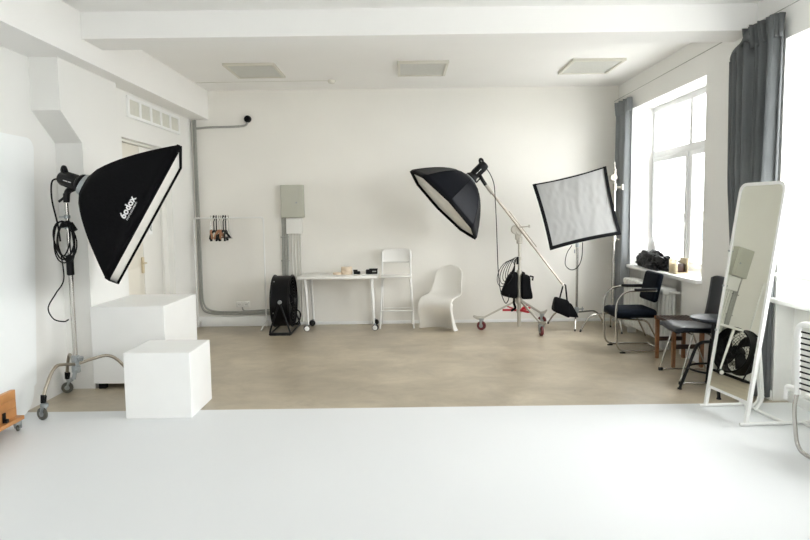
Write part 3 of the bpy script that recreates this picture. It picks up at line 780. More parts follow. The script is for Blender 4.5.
for i in range(41):
    v = i/40; row = []
    for j in range(41):
        u = j/40
        p = lerp(lerp(Q[0], Q[1], u), lerp(Q[3], Q[2], u), v); c = (Q[0]+Q[1]+Q[2]+Q[3])/4; p = c+(p-c)*.965
        w = .0016*math.sin(u*62+7*v+3*math.sin(v*4))*math.sin(PI*u)*math.sin(PI*v)+.009*noise.noise(V((u*5+v*2, v*3, 1)))*math.sin(PI*u)*math.sin(PI*v)
        w += .007*noise.noise(V((u*15+v*7, v*4, 4)))+.004*noise.noise(V((u*30-v*5, v*7, 9)))
        row.append(p+nq*(w*.9-.004))
    gr.append(row)
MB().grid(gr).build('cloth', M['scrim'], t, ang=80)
S2 = V((2.37, 8.92, 0))
t = thing('light_stand', 'chrome stand with three low legs holding up the square diffusion panel', 'light stand', tuple(S2))
MB().tube([S2+V((0, 0, .14)), S2+V((0, 0, 1.15))], .017, 12).build('lower_column', M['chrome'], t)
MB().tube([S2+V((0, 0, 1.15)), S2+V((0, 0, 1.60))], .013, 12).build('upper_column', M['chrome'], t)
m = MB(); m.cyl(S2+V((0, 0, 1.10)), S2+V((0, 0, 1.16)), .025, 12, .004); m.cyl(S2+V((0, 0, .19)), S2+V((0, 0, .27)), .030, 12, .006); m.tube([S2+V((0, 0, .24)), S2+V((.09, -.03, .25))], .009, 6)
m.tube([S2+V((.07, -.03, .22)), S2+V((.07, -.03, .28))], .007, 6); m.tube([S2+V((-.035, 0, 1.02)), S2+V((-.035, 0, 1.07))], .009, 6)
m.tube([S2+V((0, -.01, 1.58)), S2+V((.0, -.40, 1.60))], .014, 8); m.split('collar', M['zinc'], t)
for fx, fy in ((2.255, 8.56), (2.03, 9.17), (2.82, 9.17)):
    d = V((fx, fy, 0))-S2; L = d.length; e = d.normalized(); P = lambda s, z: S2+e*s+V((0, 0, z))
    lg = MB().tube(rnd([P(.02, .20), P(L*.72, .195), P(L, .012)], .10, 5), .0115, 10).build('leg', M['chrome'], t)
    MB().tube([P(L*.985, .03), P(L, .0)], .013, 8).build('rubber_foot', M['black_pl'], lg)
m = MB(); m.tube(spl([(2.28, 8.86, 1.13), (2.21, 8.85, 1.02), (2.19, 8.85, .88), (2.24, 8.85, .81), (2.31, 8.85, .80), (2.38, 8.85, .86), (2.42, 8.86, .98), (2.43, 8.87, 1.17)], 7), .006, 6)
tag(m.build('cable', M['rubber']), 'loop of black cord hanging below the square diffusion panel', 'cable')
S3 = V((2.775, 8.62, 0))
t = thing('light_stand', 'tall chrome stand with clamps standing in front of the far corner curtain', 'light stand', tuple(S3))
MB().tube([S3+V((0, 0, .16)), S3+V((0, 0, 1.25))], .018, 12).build('lower_column', M['chrome'], t)
MB().tube([S3+V((0, 0, 1.25)), S3+V((0, 0, 2.10))], .014, 12).tube([S3+V((0, 0, 2.10)), S3+V((-.005, 0, 2.24))], .008, 8).build('upper_column', M['chrome'], t)
m = MB(); m.cyl(S3+V((-.02, -.03, 2.03)), S3+V((-.02, .03, 2.03)), .045, 18, .006); m.cyl(S3+V((.0, -.045, 2.03)), S3+V((.0, -.03, 2.03)), .022, 12); m.tube([S3+V((0, 0, 2.08)), S3+V((0, 0, 2.14))], .018, 8)
m.tube([S3+V((0, -.0, 1.90)), S3+V((.09, -.03, 1.90))], .013, 8); m.tube([S3+V((.09, -.03, 1.87)), S3+V((.09, -.03, 1.94))], .016, 8); m.cyl(S3+V((0, 0, 1.86)), S3+V((0, 0, 1.95)), .026, 12, .004)
m.cyl(S3+V((0, 0, 1.19)), S3+V((0, 0, 1.27)), .028, 12, .004); m.tube([S3+V((0, 0, 1.23)), S3+V((.06, -.03, 1.21))], .010, 8); m.cyl(S3+V((0, 0, .19)), S3+V((0, 0, .28)), .030, 12, .006)
m.split('clamp', M['cream_metal'], t)
MB().tube([S3+V((-.20, -.0, 1.95)), S3+V((-.17, 0, 1.25)), S3+V((-.20, 0, .55))], .006, 6).build('safety_cord', M['white_cord'], t) if False else None
for fx, fy in ((2.31, 8.50), (2.80, 8.32), (2.815, 8.83)):
    d = V((fx, fy, 0))-S3; L = d.length; e = d.normalized(); P = lambda s, z: S3+e*s+V((0, 0, z))
    lg = MB().tube(rnd([P(.02, .23), P(L*.72, .225), P(L, .012)], .10, 5), .0115, 10).build('leg', M['chrome'], t)
    MB().tube([P(L*.985, .03), P(L, .0)], .013, 8).build('rubber_foot', M['black_pl'], lg)

# ================================================================== CLOTHES RACK + HANGERS
ry = 9.08
t = thing('clothes_rack', 'thin white metal clothes rack against the back wall holding a few hangers', 'clothes rack', (-2.43, ry, 0))
MB().tube(rnd([(-2.93, ry, .03), (-2.93, ry, 1.565), (-1.965, ry, 1.565), (-1.965, ry, .03)], .04, 4), .011, 10).build('frame', M['white_metal'], t)
for x in (-2.93, -1.965):
    MB().tube(rnd([(x-.03, ry-.22, .012), (x, ry-.13, .10), (x, ry+.13, .10), (x-.03, ry+.20, .012)], .05, 4), .010, 8).build('foot', M['white_metal'], t)
hl = [('wood', -2.715, .28, 'wooden hanger at the left end of the clothes rack bunch'),
      ('black', -2.675, -.10, 'black hanger second from the left on the rack'),
      ('black', -2.640, .22, 'black hanger hanging between wooden ones left of centre'),
      ('wood', -2.605, -.12, 'reddish wooden hanger in the middle of the bunch'),
      ('wood', -2.575, .16, 'wooden hanger just right of the middle of the bunch'),
      ('black', -2.545, -.2, 'black hanger second from the right on the rack'),
      ('black', -2.510, .10, 'black hanger at the right end of the dark bunch'),
      ('wire', -2.47, .45, 'thin wire hanger standing apart at the right of the bunch')]
for kd, x, rz, lab in hl:
    t = thing('clothes_hanger', lab, 'hanger', (x+.02, ry, 1.325), rz, group='clothes hangers on the white rack')
    hm = {'wood': M['hwood'], 'black': M['black_pl'], 'wire': M['conduit']}[kd]
    hook = [(0, .0, .06), (0, .0, .19), (0, .028, .215)]+[(0, .018*math.cos(a)+.006, .248+.024*math.sin(a)) for a in [(-.2+k*.55) for k in range(8)]]
    MB().tube(hook, .0045 if kd != 'black' else .008, 6).build('hook', M['chrome'] if kd != 'black' else M['black_pl'], t, local=True)
    r0 = {'wood': .017, 'black': .013, 'wire': .003}[kd]
    arm = spl([(0.012, -.20, -.045), (0, -.12, .01), (0, 0, .06), (0, .12, .01), (0.012, .20, -.045)], 5)
    m = MB(); m.tube(arm, [r0*(.65+.6*math.sin(PI*k/(len(arm)-1))) for k in range(len(arm))], 8)
    if kd != 'wire': m.tube([(0, -.175, -.035), (0, .175, -.035)], .006, 6)
    else: m.tube([(0, -.20, -.045), (0, .20, -.045)], .003, 6)
    m.build('shoulder', hm, t, local=True)
    if kd == 'black':
        for s in (-1, 1): MB().box(-.012, .012, s*.11-.02, s*.11+.02, -.08, -.025, .004).build('clip', M['black_pl'], t, local=True)

# ================================================================== DRUM FAN
FC = V((-1.66, 8.935, .412)); R = .352; ax = V((1, 0, 0))
t = thing('drum_fan', 'large black industrial drum fan on the floor by the back wall', 'fan', (FC.x, FC.y, 0))
x0, x1 = -.14, .10
MB().lathe([(R, x0), (R*.985, x0+.02), (R*.985, x1-.02), (R, x1), (R-.012, x1), (R-.02, 0), (R-.012, x0), (R, x0)], FC, ax, 56, cap=False).build('drum', M['black_metal'], t)
m = MB(); m.ring(FC+ax*x0, ax, R, .012, 56, 8); m.ring(FC+ax*x1, ax, R, .012, 56, 8); m.build('rim', M['black_metal'], t)
def grille(xx, bulge):
    g = MB()
    for k in range(1, 9): rr = R*k/8.4; g.ring(FC+ax*(xx+bulge*(1-(rr/R)**2)), ax, rr, .0028, 40, 4)
    for k in range(12):
        a = 2*PI*k/12; d = V((0, math.cos(a), math.sin(a)))
        g.tube([FC+d*R*s+ax*(xx+bulge*(1-s*s)) for s in (.1, .4, .7, 1)], .003, 4)
    g.lathe([(.05, 0), (.045, .01)], FC+ax*(xx+bulge), ax, 18)
    return g
grille(x1-.01, .03).build('front_grille', M['black_metal'], t)
grille(x0+.01, -.02).build('rear_grille', M['black_metal'], t)
hub = MB().lathe([(.075, -.10), (.085, -.08), (.085, .02), (.05, .05)], FC, ax, 24).build('motor', M['black_pl'], t)
for k in range(4):
    a0 = 2*PI*k/4+.4; rows = []
    for i in range(6):
        rr = .07+i*.046; row = []
        for j in range(6):
            a = a0+(j/5-.5)*(1.15-.1*i)+.08*i; tw = (.075-.008*i)*(j/5-.5)
            row.append(FC+V((tw+.02, rr*math.cos(a), rr*math.sin(a))))
        rows.append(row)
    MB().grid(rows).build('blade', M['black_pl'], t, solid=.004)
for s in (-1, 1):
    y = FC.y+s*(R+.022)
    y = min(y, YB-.03)
    P = V((FC.x-.01, y, .44)); m = MB()
    ys = y-(.03 if s < 0 else 0)
    m.tube(rnd([P, (FC.x-.13, ys, .10), (FC.x-.15, ys, .018), (FC.x+.13, ys, .018), (FC.x+.11, ys, .09), P], .03, 4), .012, 8)
    m.build('stand_frame', M['black_metal'], t)
    MB().cyl(P+V((0, -.02, 0)), P+V((0, .02, 0)), .026, 14, .004).build('pivot_knob', M['zinc'], t)
ylo, yhi = FC.y-R-.05, YB-.03
MB().tube([(FC.x-.15, ylo, .016), (FC.x-.15, yhi, .016)], .012, 8).tube([(FC.x+.13, ylo, .016), (FC.x+.13, yhi, .016)], .012, 8).build('stand_rails', M['black_metal'], t)
MB().box(FC.x-.15, FC.x+.13, ylo-.02, ylo+.03, 0, .035, .004).build('foot_bar', M['black_pl'], t)
MB().tube(rnd([FC+V((.10, -R*.35, -R*.93)), FC+V((.20, -R*.4, -R*.80)), FC+V((.23, -R*.3, -R*.45)), FC+V((.15, -R*.2, -R*.30))], .05, 4), .010, 8).build('carry_handle', M['black_pl'], t)
m = MB()
for (dx, a) in ((-.11, 2.2), (.10, 2.25), (-.11, 3.5), (.10, 3.5)):
    p = FC+V((dx, R*math.cos(a), R*math.sin(a))); q = FC+V((dx, (R+.008)*math.cos(a), (R+.008)*math.sin(a))); m.cyl(p, q, .009, 8)
m.build('bolt', M['zinc'], t)

# ================================================================== TABLE
t = thing('table', 'white rectangular table on tapered legs with casters against the back wall', 'table', (-.90, 9.06, 0))
MB().box(-1.45, -.375, 8.70, 9.33, .725, .76, .004).build('tabletop', M['white_lam'], t)
for (x, y) in ((-1.335, 8.80), (-.435, 8.80), (-1.32, 9.24), (-.45, 9.24)):
    sx = -1 if x < -.9 else 1
    lg = MB().tube([(x, y, .085), (x, y, .11), (x-.025, y, .725)], [.010, .014, .024], 12).build('leg', M['white_metal'], t)
    c = V((x+sx*.02, y-.005, .045)); w = MB(); axc = V((sx*.25, 1, 0)).normalized()
    for s in (-1, 1): w.lathe([(.034, -.010), (.042, -.006), (.042, .006), (.034, .010)], c+axc*s*.014, axc, 20)
    cs = w.build('caster_wheels', M['black_pl'] if y > 9 or True else M['white_metal'], lg)
    if y < 9: MB().lathe([(.034, 0), (.034, .006), (.02, .009)], c-axc*.024, -axc, 20).build('wheel_cover', M['white_metal'], cs)
    MB().tube([c+V((-sx*.02, 0, .055)), c+V((0, 0, .03))], .016, 8).build('caster_housing', M['zinc'], lg)
zt = .76
t = thing('tape_roll', 'thick beige roll of tape standing on the white table', 'tape roll', (-.81, 9.05, zt))
m = MB()
m.lathe([(.040, 0), (.078, 0), (.080, .004), (.080, .046), (.078, .05), (.040, .05), (.040, 0)], (-.815, 9.05, zt), (0, 0, 1), 32, cap=False)
m.lathe([(.040, .051), (.075, .051), (.077, .056), (.077, .098), (.075, .102), (.040, .102), (.040, .051)], (-.815, 9.05, zt), (0, 0, 1), 32, cap=False)
m.build('tape_winding', M['tape'], t)
MB().lathe([(.036, 0), (.040, 0), (.040, .102), (.036, .102), (.036, 0)], (-.815, 9.05, zt), (0, 0, 1), 28, cap=False).build('cardboard_core', M['lamp_frame'], t)
m = MB(); m.lathe([(.045, 0), (.06, 0), (.061, .003), (.061, .022), (.06, .025), (.045, .025), (.045, 0)], (-.945, 9.02, zt), (0, 0, 1), 28, cap=False)
tag(m.build('tape_roll', M['tape']), 'thin pale roll of tape lying left of the thick beige roll', 'tape roll')
t = thing('flash_trigger', 'small black device lying on the white table beside the beige roll', 'device', (-.665, 9.03, zt))
MB().box(-.715, -.625, 8.99, 9.06, zt, zt+.04, .008).build('body', M['black_pl'], t)
MB().box(-.722, -.66, 9.0, 9.05, zt+.038, zt+.062, .006).build('top_shoe', M['black_pl'], t)
t = thing('camera', 'longer black device with two stacked blocks at the right end of the table', 'device', (-.46, 9.03, zt))
MB().box(-.545, -.385, 8.99, 9.07, zt+.0, zt+.062, .008).build('body', M['black_pl'], t)
MB().box(-.50, -.38, 9.0, 9.06, zt+.06, zt+.074, .004).build('top_plate', M['rubber'], t)
MB().lathe([(.030, 0), (.030, .018), (.022, .02)], (-.51, 8.99, zt+.032), (0, -1, 0), 20).build('lens', M['rubber'], t)
MB().box(-.455, -.40, 8.985, 8.992, zt+.03, zt+.045, .002).build('display', M['conduit'], t)

# ================================================================== BAR STOOL (white, folding)
t = thing('bar_stool', 'tall white folding bar stool with backrest beside the white table', 'bar stool', (-.12, 9.05, 0))
m = MB()
for s in (-1, 1):
    xa = -.12+s*.235; xb = -.12+s*.20
    MB().tube([(xa, 8.93, .0), (xb, 9.07, .72), (xb-s*.005, 9.14, 1.06)], .011, 10).build('leg', M['white_metal'], t)
    MB().tube(rnd([(-.12+s*.215, 9.29, .0), (-.12+s*.19, 9.0, .67), (-.12+s*.17, 8.94, .715)], .05, 4), .010, 10).build('leg', M['white_metal'], t)
    MB().cyl((xb+s*.012, 9.06, .64), (xb-s*.012, 9.06, .64), .014, 10).build('hinge', M['white_metal'], t)
rows = []
for i in range(9):
    v = i/8; z = lerp(.905, 1.10, v); row = []
    for j in range(15):
        u = j/14; w = .215-.022*max(0, (v-.75)/.25)**2-.02*max(0, (.25-v)/.25)**2
        row.append((-.12+(u*2-1)*w, 9.145+.035*(1-(u*2-1)**2)+.03*(v-.5), z-.012*(abs(u*2-1)**6)*(1 if v > .8 else 0)))
    rows.append(row)
MB().grid(rows).build('backrest', M['white_lam'], t, solid=.016)
m = MB(); m.box(-.12-.215, -.12+.215, 8.87, 9.21, .715, .738, .011, 3); m.build('seat', M['white_lam'], t)
MB().tube([(-.12-.225, 8.95, .245), (-.12+.228, 8.95, .245)], .010, 8).build('footrest', M['white_metal'], t)
MB().tube([(-.12-.20, 9.24, .245), (-.12+.20, 9.24, .245)], .006, 8).build('stretcher', M['white_metal'], t)

# ================================================================== S-SHAPED PLASTIC CHAIR
t = thing('cantilever_chair', 'cream white moulded plastic chair in one S-shaped curve by the back wall', 'chair', (.515, 8.93, 0), math.radians(-30))
# rows: centre (f, z), half width, how far the sides come forward, how far they rise
prof = [(-.275, .868, .08, .012, -.03), (-.272, .852, .14, .02, -.022), (-.262, .80, .195, .035, -.012), (-.248, .73, .217, .055, 0), (-.228, .65, .215, .065, 0), (-.212, .58, .228, .075, .0), (-.19, .51, .24, .08, .012),
        (-.15, .455, .248, .05, .03), (-.08, .425, .25, .02, .04), (.02, .42, .25, .0, .035), (.12, .425, .25, .0, .02), (.185, .418, .25, .0, .008), (.222, .385, .25, .010, -.004),
        (.222, .33, .248, .03, 0), (.17, .26, .246, .075, 0), (.105, .18, .246, .12, 0), (.04, .10, .25, .17, 0), (.0, .035, .262, .205, -.008), (-.02, .014, .275, .21, -.012)]
rows = []
for f, z, hw, fw, ri in prof:
    row = []
    for j in range(13):
        u = j/6-1; k = abs(u)**2.2
        row.append((u*hw, -(f+fw*k), max(z+ri*k, .001)))
    rows.append(row)
MB().grid(rows).build('shell', M['plastic_w'], t, local=True, solid=.022, sub=2)
for s in (-1, 1):      # the flanges that turn back along both sides of the base
    rows = []
    for f, z, hw, fw, ri in prof[12:]:
        d = .085*max(0, (.30-z)/.30)**1.5+.028
        rows.append([(s*(hw-.004+.010*q), -(f+fw-d*q), max(z+ri, .001)) for q in (0, .33, .66, 1)])
    MB().grid(rows).build('side_flange', M['plastic_w'], t, local=True, solid=.018, sub=1)

# ================================================================== RADIATOR
t = thing('radiator', 'white cast iron ribbed radiator under the far window sill', 'radiator', (2.97, 8.0, .0))
NS = 14; y0, y1 = 7.22, 8.58; dy = (y1-y0)/NS; XA = 2.885; DP = .165
sec = MB()
for q in range(4):
    px = XA+.022+q*.040; sec.tube([(px, 0, .135), (px, 0, .69)], .019, 10)
sec.box(XA, XA+DP, -.034, .034, .64, .715, .022, 3); sec.box(XA, XA+DP, -.034, .034, .11, .18, .022, 3)
sm = None
for k in range(NS):
    yy = y0+dy*(k+.5)
    if sm is None:
        sec.v = [v+V((0, yy, 0)) for v in sec.v]; sm = sec.build('radiator_section', M['ribbed'], t); yfirst = yy
    else:
        c = sm.copy(); COL.objects.link(c); c.parent = t; c.location = (0, yy-yfirst, 0)
MB().tube([(XA+DP/2, y0+.02, .68), (XA+DP/2, y1-.02, .68)], .02, 8).tube([(XA+DP/2, y0+.02, .145), (XA+DP/2, y1-.02, .145)], .02, 8).build('header_pipe', M['ribbed'], t)
m = MB(); 
for yy in (y0+.15, y1-.15): m.box(XA+.03, XA+DP-.03, yy-.02, yy+.02, 0, .12, .004)
m.split('foot', M['ribbed'], t)
m = MB(); m.tube(rnd([(XA+DP/2, y0+.01, .68), (XA+DP/2, y0-.07, .68), (XR+.0, y0-.07, .68)], .03, 4), .012, 8)
m.build('supply_pipe', M['white_metal'], t)

# ================================================================== STUFF ON THE SILL
def heap(name, label, cat, c, s, mt, seed, amp=.35, sub=4, fr=5.0):
    bm = bmesh.new(); bmesh.ops.create_icosphere(bm, subdivisions=sub, radius=1)
    for v in bm.verts:
        d = v.co.normalized(); k = 1+amp*noise.noise(d*1.7+V((seed, 0, 0)))+amp*.45*noise.noise(d*fr+V((0, seed, 0)))
        r = abs(noise.noise(d*fr*1.6+V((seed, seed, 0)))); k += amp*.5*(.5-r)
        v.co = V((d.x*s[0]*k, d.y*s[1]*k, max(d.z, -.25)*s[2]*k*(1 if d.z > 0 else .6)))
    zmin = min(v.co.z for v in bm.verts)
    for v in bm.verts: v.co += V(c)-V((0, 0, zmin))
    bm.verts.index_update()
    o = MB().add([v.co.copy() for v in bm.verts], [[v.index for v in f.verts] for f in bm.faces]).build(name, mt, ang=50); bm.free()
    return tag(o, label, cat)
heap('black_bag', 'crumpled glossy black bag heaped on the far window sill', 'bag', (3.11, 8.10, ZS), (.10, .50, .17), M['bag'], 5.3, .34, 5, 5)
heap('white_cloth', 'crumpled white cloth lying behind the black bag on the sill', 'cloth', (3.255, 8.52, ZS), (.045, .16, .27), M['fur'], 8.2, .3, 4, 6)
t = thing('brass_box', 'small pale brass slatted holder standing on the sill beside the black bag', 'holder', (3.14, 7.26, ZS))
MB().box(3.07, 3.21, 7.15, 7.37, ZS, ZS+.02, .003).build('base', M['brass'], t)
for k in range(8):
    y = 7.155+k*.0295; hh = .17-.012*(k % 3)
    MB().box(3.075, 3.085, y, y+.013, ZS+.02, ZS+hh, .002).build('slat', M['brass'], t)
MB().box(3.195, 3.205, 7.155, 7.365, ZS+.02, ZS+.18, .002).build('back_plate', M['brass'], t)
MB().box(3.10, 3.18, 7.20, 7.32, ZS+.02, ZS+.12, .004).build('inner_block', M['darkwood'], t)

t.location.y += .12; t.location.x += -.02

# ================================================================== CHAIR 1 (armchair on chrome cantilever frame)
t = thing('armchair', 'black armchair on a chrome cantilever frame beside the radiator', 'chair', (2.60, 7.41, 0))
for s in (-1, 1):
    y = 7.41+s*.225
    p = rnd([(2.88, y, .02), (2.37, y, .02), (2.345, y, .42), (2.36, y, .60), (2.45, y, .70), (2.62, y, .705), (2.80, y, .70)], .11, 7)
    MB().tube(p, .0125, 10).build('side_frame', M['chrome'], t)
    MB().box(2.55, 2.80, y-.018, y+.018, .702, .730, .009, 3).build('armrest', M['black_pl'], t)
    MB().box(2.40, 2.46, y-.014, y+.014, .0, .012, .003).build('foot_pad', M['black_pl'], t)
MB().tube([(2.88, 7.41-.225, .02), (2.88, 7.41+.225, .02)], .0125, 10).build('rear_crossbar', M['chrome'], t)
m = MB(); m.tube(rnd([(2.345, 7.20, .40), (2.42, 7.24, .385), (2.72, 7.24, .36), (2.84, 7.22, .12)], .06, 4), .011, 8); m.tube(rnd([(2.345, 7.62, .40), (2.42, 7.58, .385), (2.72, 7.58, .36), (2.84, 7.60, .12)], .06, 4), .011, 8); m.tube([(2.45, 7.24, .382), (2.45, 7.58, .382)], .010, 8)
m.build('seat_support', M['chrome'], t)
m = MB(); m.box(2.34, 2.82, 7.18, 7.64, .39, .49, .046, 4)
o = m.build('seat', M['seat_blk'], t, ang=60)
rows = []
m = MB()
mt_ = Matrix.Translation((2.785, 7.41, .565)) @ Matrix.Rotation(math.radians(13), 4, 'Y')
m.box(-.034, .034, -.215, .215, .0, .335, .032, 4, mt_); m.build('backrest', M['seat_blk'], t, ang=60)

# ================================================================== WOODEN SLATTED STOOL
t = thing('wooden_stool', 'brown wooden stool with dark slatted top behind the black chairs', 'stool', (2.88, 6.71, 0))
for x in (2.715, 3.0):
    for y in (6.50, 6.93):
        MB().tube([(x, y, 0), (x, y, .425)], [.023, .027], 4).build('leg', M['wood'], t)
for y in (6.50, 6.93): MB().box(2.73, 2.99, y-.012, y+.012, .19, .235, .003).build('stretcher', M['darkwood'], t)
m = MB(); m.box(2.69, 3.025, 6.47, 6.50, .425, .46, .003).box(2.69, 3.025, 6.93, 6.96, .425, .46, .003); m.build('seat_rail', M['wood'], t)
for k in range(9):
    x = 2.695+k*.039; MB().box(x, x+.022, 6.50, 6.93, .435, .468, .004).build('slat', M['darkwood'], t)

# ================================================================== CHAIR 2 (black shell, chrome sled)
t = thing('sled_chair', 'black leatherette chair with chrome sled legs beside the wooden stool', 'chair', (2.72, 6.2, 0))
ya, yb = 5.93, 6.48
for y in (ya, yb):
    MB().tube(rnd([(2.60, y+(0.03 if y < 6.2 else -.03), .455), (2.49, y, .03), (2.50, y, .014), (2.93, y, .014), (2.93, y, .03), (2.76, y+(0.03 if y < 6.2 else -.03), .455)], .02, 4), .0085, 8).build('side_frame', M['chrome'], t)
    MB().box(2.475, 2.515, y-.013, y+.013, 0, .03, .003).build('foot_pad', M['black_pl'], t)
MB().tube([(2.60, ya+.03, .455), (2.60, yb-.03, .455)], .008, 8).tube([(2.76, ya+.03, .455), (2.76, yb-.03, .455)], .008, 8).build('crossbar', M['chrome'], t)
# seat and back in one bent shell
prof = [(2.455, .470), (2.475, .492), (2.55, .500), (2.68, .495), (2.80, .490), (2.87, .50), (2.905, .55), (2.925, .64), (2.945, .76), (2.96, .88), (2.968, .95), (2.97, .962)]
rows = []
for i, (x, z) in enumerate(prof[:7]):
    row = []
    for j in range(13):
        u = j/6-1; row.append((x+(.02*u*u if i == 0 else 0), 6.2+u*(.235 if i else .22), z-.010*abs(u)**6+.004*u*u))
    rows.append(row)
MB().grid(rows).build('seat', M['leather'], t, solid=.040, ang=70)
rows = []
for i, (x, z) in enumerate(prof[6:]):
    row = []
    hw = .20 - (.02 if i == 5 else 0)
    for j in range(13):
        u = j/6-1; row.append((x-.025*u*u, 6.2+u*hw, z-.012*abs(u)**6))
    rows.append(row)
MB().grid(rows).build('backrest', M['leather'], t, solid=.030, ang=70)

t.location = (2.755, 6.10, 0); t.rotation_euler = (0, 0, math.radians(-3))

# ================================================================== ROUND STOOL
RS = V((2.70, 5.62, 0))
t = thing('round_stool', 'round black swivel stool with four splayed legs in front of the mirror', 'stool', tuple(RS))
MB().lathe([(.0, .625), (.17, .625), (.19, .632), (.20, .645), (.195, .658), (.17, .664), (0, .668)], RS, (0, 0, 1), 40).build('seat', M['leather'], t)
MB().lathe([(.055, .60), (.055, .625), (.02, .625)], RS, (0, 0, 1), 20).tube([RS+V((0, 0, .28)), RS+V((0, 0, .61))], .024, 14).build('column', M['black_metal'], t)
MB().cyl(RS+V((0, 0, .42)), RS+V((0, 0, .47)), .034, 16, .005).build('collar', M['black_metal'], t)
for k in range(4):
    a = math.radians(165+90*k); e = V((math.cos(a), math.sin(a), 0)); P = lambda s, z: RS+e*s+V((0, 0, z))
    lg = MB().tube(rnd([P(.02, .44), P(.13, .43), P(.268, .01)], .07, 6), .014, 10).build('leg', M['black_metal'], t)
    MB().cyl(P(.27, 0), P(.268, .014), .02, 12, .003).build('foot_pad', M['black_pl'], lg)
MB().ring(RS+V((0, 0, .20)), (0, 0, 1), .20, .009, 44, 8).build('foot_ring', M['black_metal'], t)

# ================================================================== STANDING MIRROR
MBt = V((2.475, 4.675, .016)); MTp = V((2.735, 4.712, 1.80)); MBf = V((2.403, 5.145, .016)); MTf = V((2.663, 5.182, 1.80))
for _v in (MBt, MTp, MBf, MTf): _v.x += .02
for _v in (MTp, MTf): _v.z -= .015
t = thing('standing_mirror', 'tall white framed standing mirror leaning back at the right', 'mirror', (2.55, 4.92, .004))
hgt = (MTf+MTp)/2-(MBf+MBt)/2; hu = hgt.normalized(); wd = ((MBt+MTp)/2-(MBf+MTf)/2).normalized()
wd = (wd-hu*wd.dot(hu)).normalized(); mn = hu.cross(wd).normalized(); mn = mn if mn.x < 0 else -mn
o0 = (MBf+MBt)/2; HW = .243; HT = hgt.length
MP = lambda a, h, d=0.: o0+wd*a+hu*h+mn*d
path = rnd([MP(-HW, .0), MP(-HW, HT), MP(HW, HT), MP(HW, .0)], .07, 6)
MB().tube(path, .018, 4, up=mn).build('frame', M['white_metal'], t)
MB().tube([MP(-HW, .16), MP(HW, .16)], .014, 4, up=mn).build('bottom_rail', M['white_metal'], t)
g = [(-HW, .16), (HW, .16)]+[(HW-.065+.065*math.cos(a), HT-.065+.065*math.sin(a)) for a in [k*PI/2/6 for k in range(7)]]+[(-HW+.065+.065*math.cos(a), HT-.065+.065*math.sin(a)) for a in [PI/2+k*PI/2/6 for k in range(7)]]
n = len(g); m = MB(); m.add([MP(a, h, .006) for a, h in g]+[MP(a, h, -.006) for a, h in g], [tuple(range(n)), tuple(range(2*n-1, n-1, -1))]+[(i, (i+1) % n, n+(i+1) % n, n+i) for i in range(n)])
m.build('mirror_glass', M['mirror'], t, ang=20)
for y, xf in ((4.665, 2.45), (5.15, 2.37)):
    MB().tube([(xf, y, .018), (2.79, y+.02, .018)], .013, 10).build('foot', M['white_metal'], t)
MB().tube([(2.74, 5.22, .018), (2.79, 4.68, .018)], .013, 10).build('rear_crossbar', M['white_metal'], t)
MB().tube(rnd([MP(-.10, 1.3, -.02), (2.80, 5.04, .10), (2.76, 5.06, .03), (2.70, 5.08, .02)], .05, 5), .013, 10).tube(rnd([MP(-.02, 1.3, -.02), (2.80, 5.0, .10), (2.74, 5.0, .02)], .05, 5), .013, 10).build('rear_leg', M['white_metal'], t)
MB().tube([(2.66, 5.1, 1.085), (2.88, 5.10, 1.085), (2.93, 4.40, 1.085)], .014, 10).tube([(2.78, 4.685, .018), (2.98, 4.70, .018)], .012, 10).tube([(2.93, 4.42, .018), (2.93, 4.40, 1.085)], .013, 10).tube([(2.93, 4.69, .018), (2.93, 4.40, .018)], .012, 10).build('side_rail', M['white_metal'], t)
m = MB()
for h in (.62, .98, 1.26): m.cyl(MP(-HW, h, .016), MP(-HW, h, .026), .008, 8)
m.build('screw', M['zinc'], t)

# ================================================================== LOUNGE CHAIR at the right edge
t = thing('lounge_chair', 'white framed chair with black cords and chrome leg at the right edge', 'chair', (2.75, 4.15, .004))
m = MB()
m.tube(rnd([(2.53, 4.12, .40), (2.515, 4.12, .80), (2.53, 4.12, .86), (2.60, 3.98, .86), (2.62, 3.70, .86), (2.62, 3.66, .40)], .05, 5), .019, 12)
m.build('back_frame', M['white_metal'], t)
m = MB()
for k in range(11): z = .44+k*.037; m.tube([(2.53, 4.11, z), (2.60, 3.90, z-.01), (2.62, 3.67, z)], .006, 6)
m.build('cord', M['rubber'], t)
MB().tube(rnd([(2.53, 4.12, .41), (2.51, 4.12, .31), (2.53, 4.10, .04), (2.56, 3.98, .016), (2.68, 3.6, .016), (2.68, 3.58, .38)], .08, 7), .013, 12).build('leg_loop', M['chrome'], t)
m = MB(); m.tube(rnd([(2.535, 4.13, .43), (2.53, 4.20, .43), (2.525, 4.24, .42), (2.53, 4.245, .33)], .04, 5), .013, 10)
m.build('arm_hook', M['white_metal'], t)
MB().box(2.56, 2.98, 3.66, 4.10, .385, .41, .01).build('seat', M['white_lam'], t)
MB().tube(rnd([(2.95, 4.08, .39), (2.95, 4.08, .016), (2.95, 3.66, .016), (2.95, 3.66, .39)], .06, 5), .013, 10).build('leg_loop', M['chrome'], t)

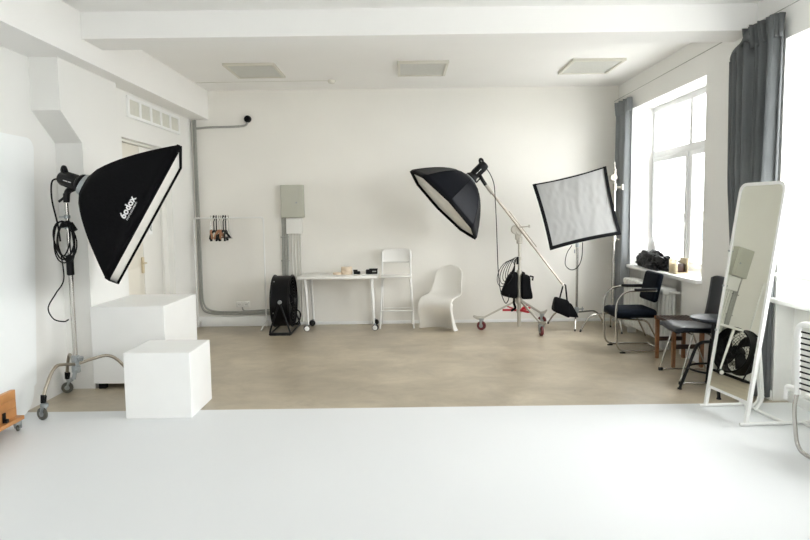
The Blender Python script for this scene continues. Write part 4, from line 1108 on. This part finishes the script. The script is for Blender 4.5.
# ================================================================== OUTSIDE
struct(MB().box(5, 140, -80, 160, -7.2, -7.0).build('ground', M['snow']))
def block(x0, x1, y0, y1, z1, lab, wins):
    t = thing('building', lab, 'building', ((x0+x1)/2, (y0+y1)/2, -7))
    MB().box(x0, x1, y0, y1, -7, z1, .05, 1).build('facade', M['facade'], t)
    MB().box(x0-.4, x1+.4, y0-.4, y1+.4, z1, z1+.4, .05, 1).build('roof', M['snow'], t)
    for (yy, zz) in wins: MB().box(x0-.12, x0+.05, yy-.9, yy+.9, zz-1.2, zz+1.2, .03, 1).build('window', M['bluepane'], t)
block(44, 58, 60, 112, 1.0, 'pale building with a row of blue grey windows seen through the far window', [(64, -1.8), (72, -1.8), (80, -1.8), (88, -1.8), (96, -1.8)])

# ================================================================== LIGHT
SKY_LO, SKY_HI = 5.6, 11.5
w = bpy.data.worlds.new('sky'); SC.world = w; w.use_nodes = True
nt = w.node_tree; bg = nt.nodes['Background']
tc = nt.nodes.new('ShaderNodeTexCoord')
dp = nt.nodes.new('ShaderNodeVectorMath'); dp.operation = 'DOT_PRODUCT'
dp.inputs[1].default_value = V((.66, -.68, .30)).normalized()      # sky glow added right and behind the camera to lift the back wall
nt.links.new(tc.outputs['Generated'], dp.inputs[0])
mr = nt.nodes.new('ShaderNodeMapRange'); mr.interpolation_type = 'SMOOTHSTEP'
mr.inputs['From Min'].default_value = .35; mr.inputs['From Max'].default_value = 1.0; mr.inputs['To Min'].default_value = SKY_LO; mr.inputs['To Max'].default_value = SKY_HI
nt.links.new(dp.outputs['Value'], mr.inputs['Value']); nt.links.new(mr.outputs['Result'], bg.inputs['Strength'])
bg.inputs['Color'].default_value = (1.0, 1.0, 1.0, 1)
def portal(name, loc, rot, sx, sy):
    l = bpy.data.lights.new(name, 'AREA'); l.shape = 'RECTANGLE'; l.size = sx; l.size_y = sy; l.cycles.is_portal = True
    o = bpy.data.objects.new(name, l); COL.objects.link(o); o.location = loc; o.rotation_euler = rot
for a, b in W: portal('daylight_portal', (3.47, (a+b)/2, (ZS+ZW)/2), (0, PI/2, 0), ZW-ZS, b-a)
portal('daylight_portal', (1.3, YF-.2, 1.92), (PI/2, 0, 0), 1.4, 2.05)

# ================================================================== CAMERA
F = 650.
cam = bpy.data.cameras.new('camera'); co = bpy.data.objects.new('camera', cam); COL.objects.link(co); SC.camera = co
cam.sensor_width = 36; cam.lens = F/810*36; cam.clip_start = .05; cam.clip_end = 500
pitch = math.atan(57/F); roll = -.013
fw = V((0, math.cos(pitch), -math.sin(pitch))); r0 = V((1, 0, 0)); u0 = r0.cross(fw)
c, s = math.cos(roll), math.sin(roll); rr = r0*c+u0*s; uu = r0*(-s)+u0*c
R3 = Matrix((rr, uu, -fw)).transposed(); co.matrix_world = Matrix.Translation((0, 0, 1.6)) @ R3.to_4x4()

vs = SC.view_settings; vs.view_transform = 'Standard'; vs.look = 'None'; vs.gamma = 1; vs.exposure = 0.68; vs.use_curve_mapping = False
SC.cycles.max_bounces = 10; SC.cycles.diffuse_bounces = 7; SC.cycles.sample_clamp_indirect = 8
SC.cycles.use_denoising = True
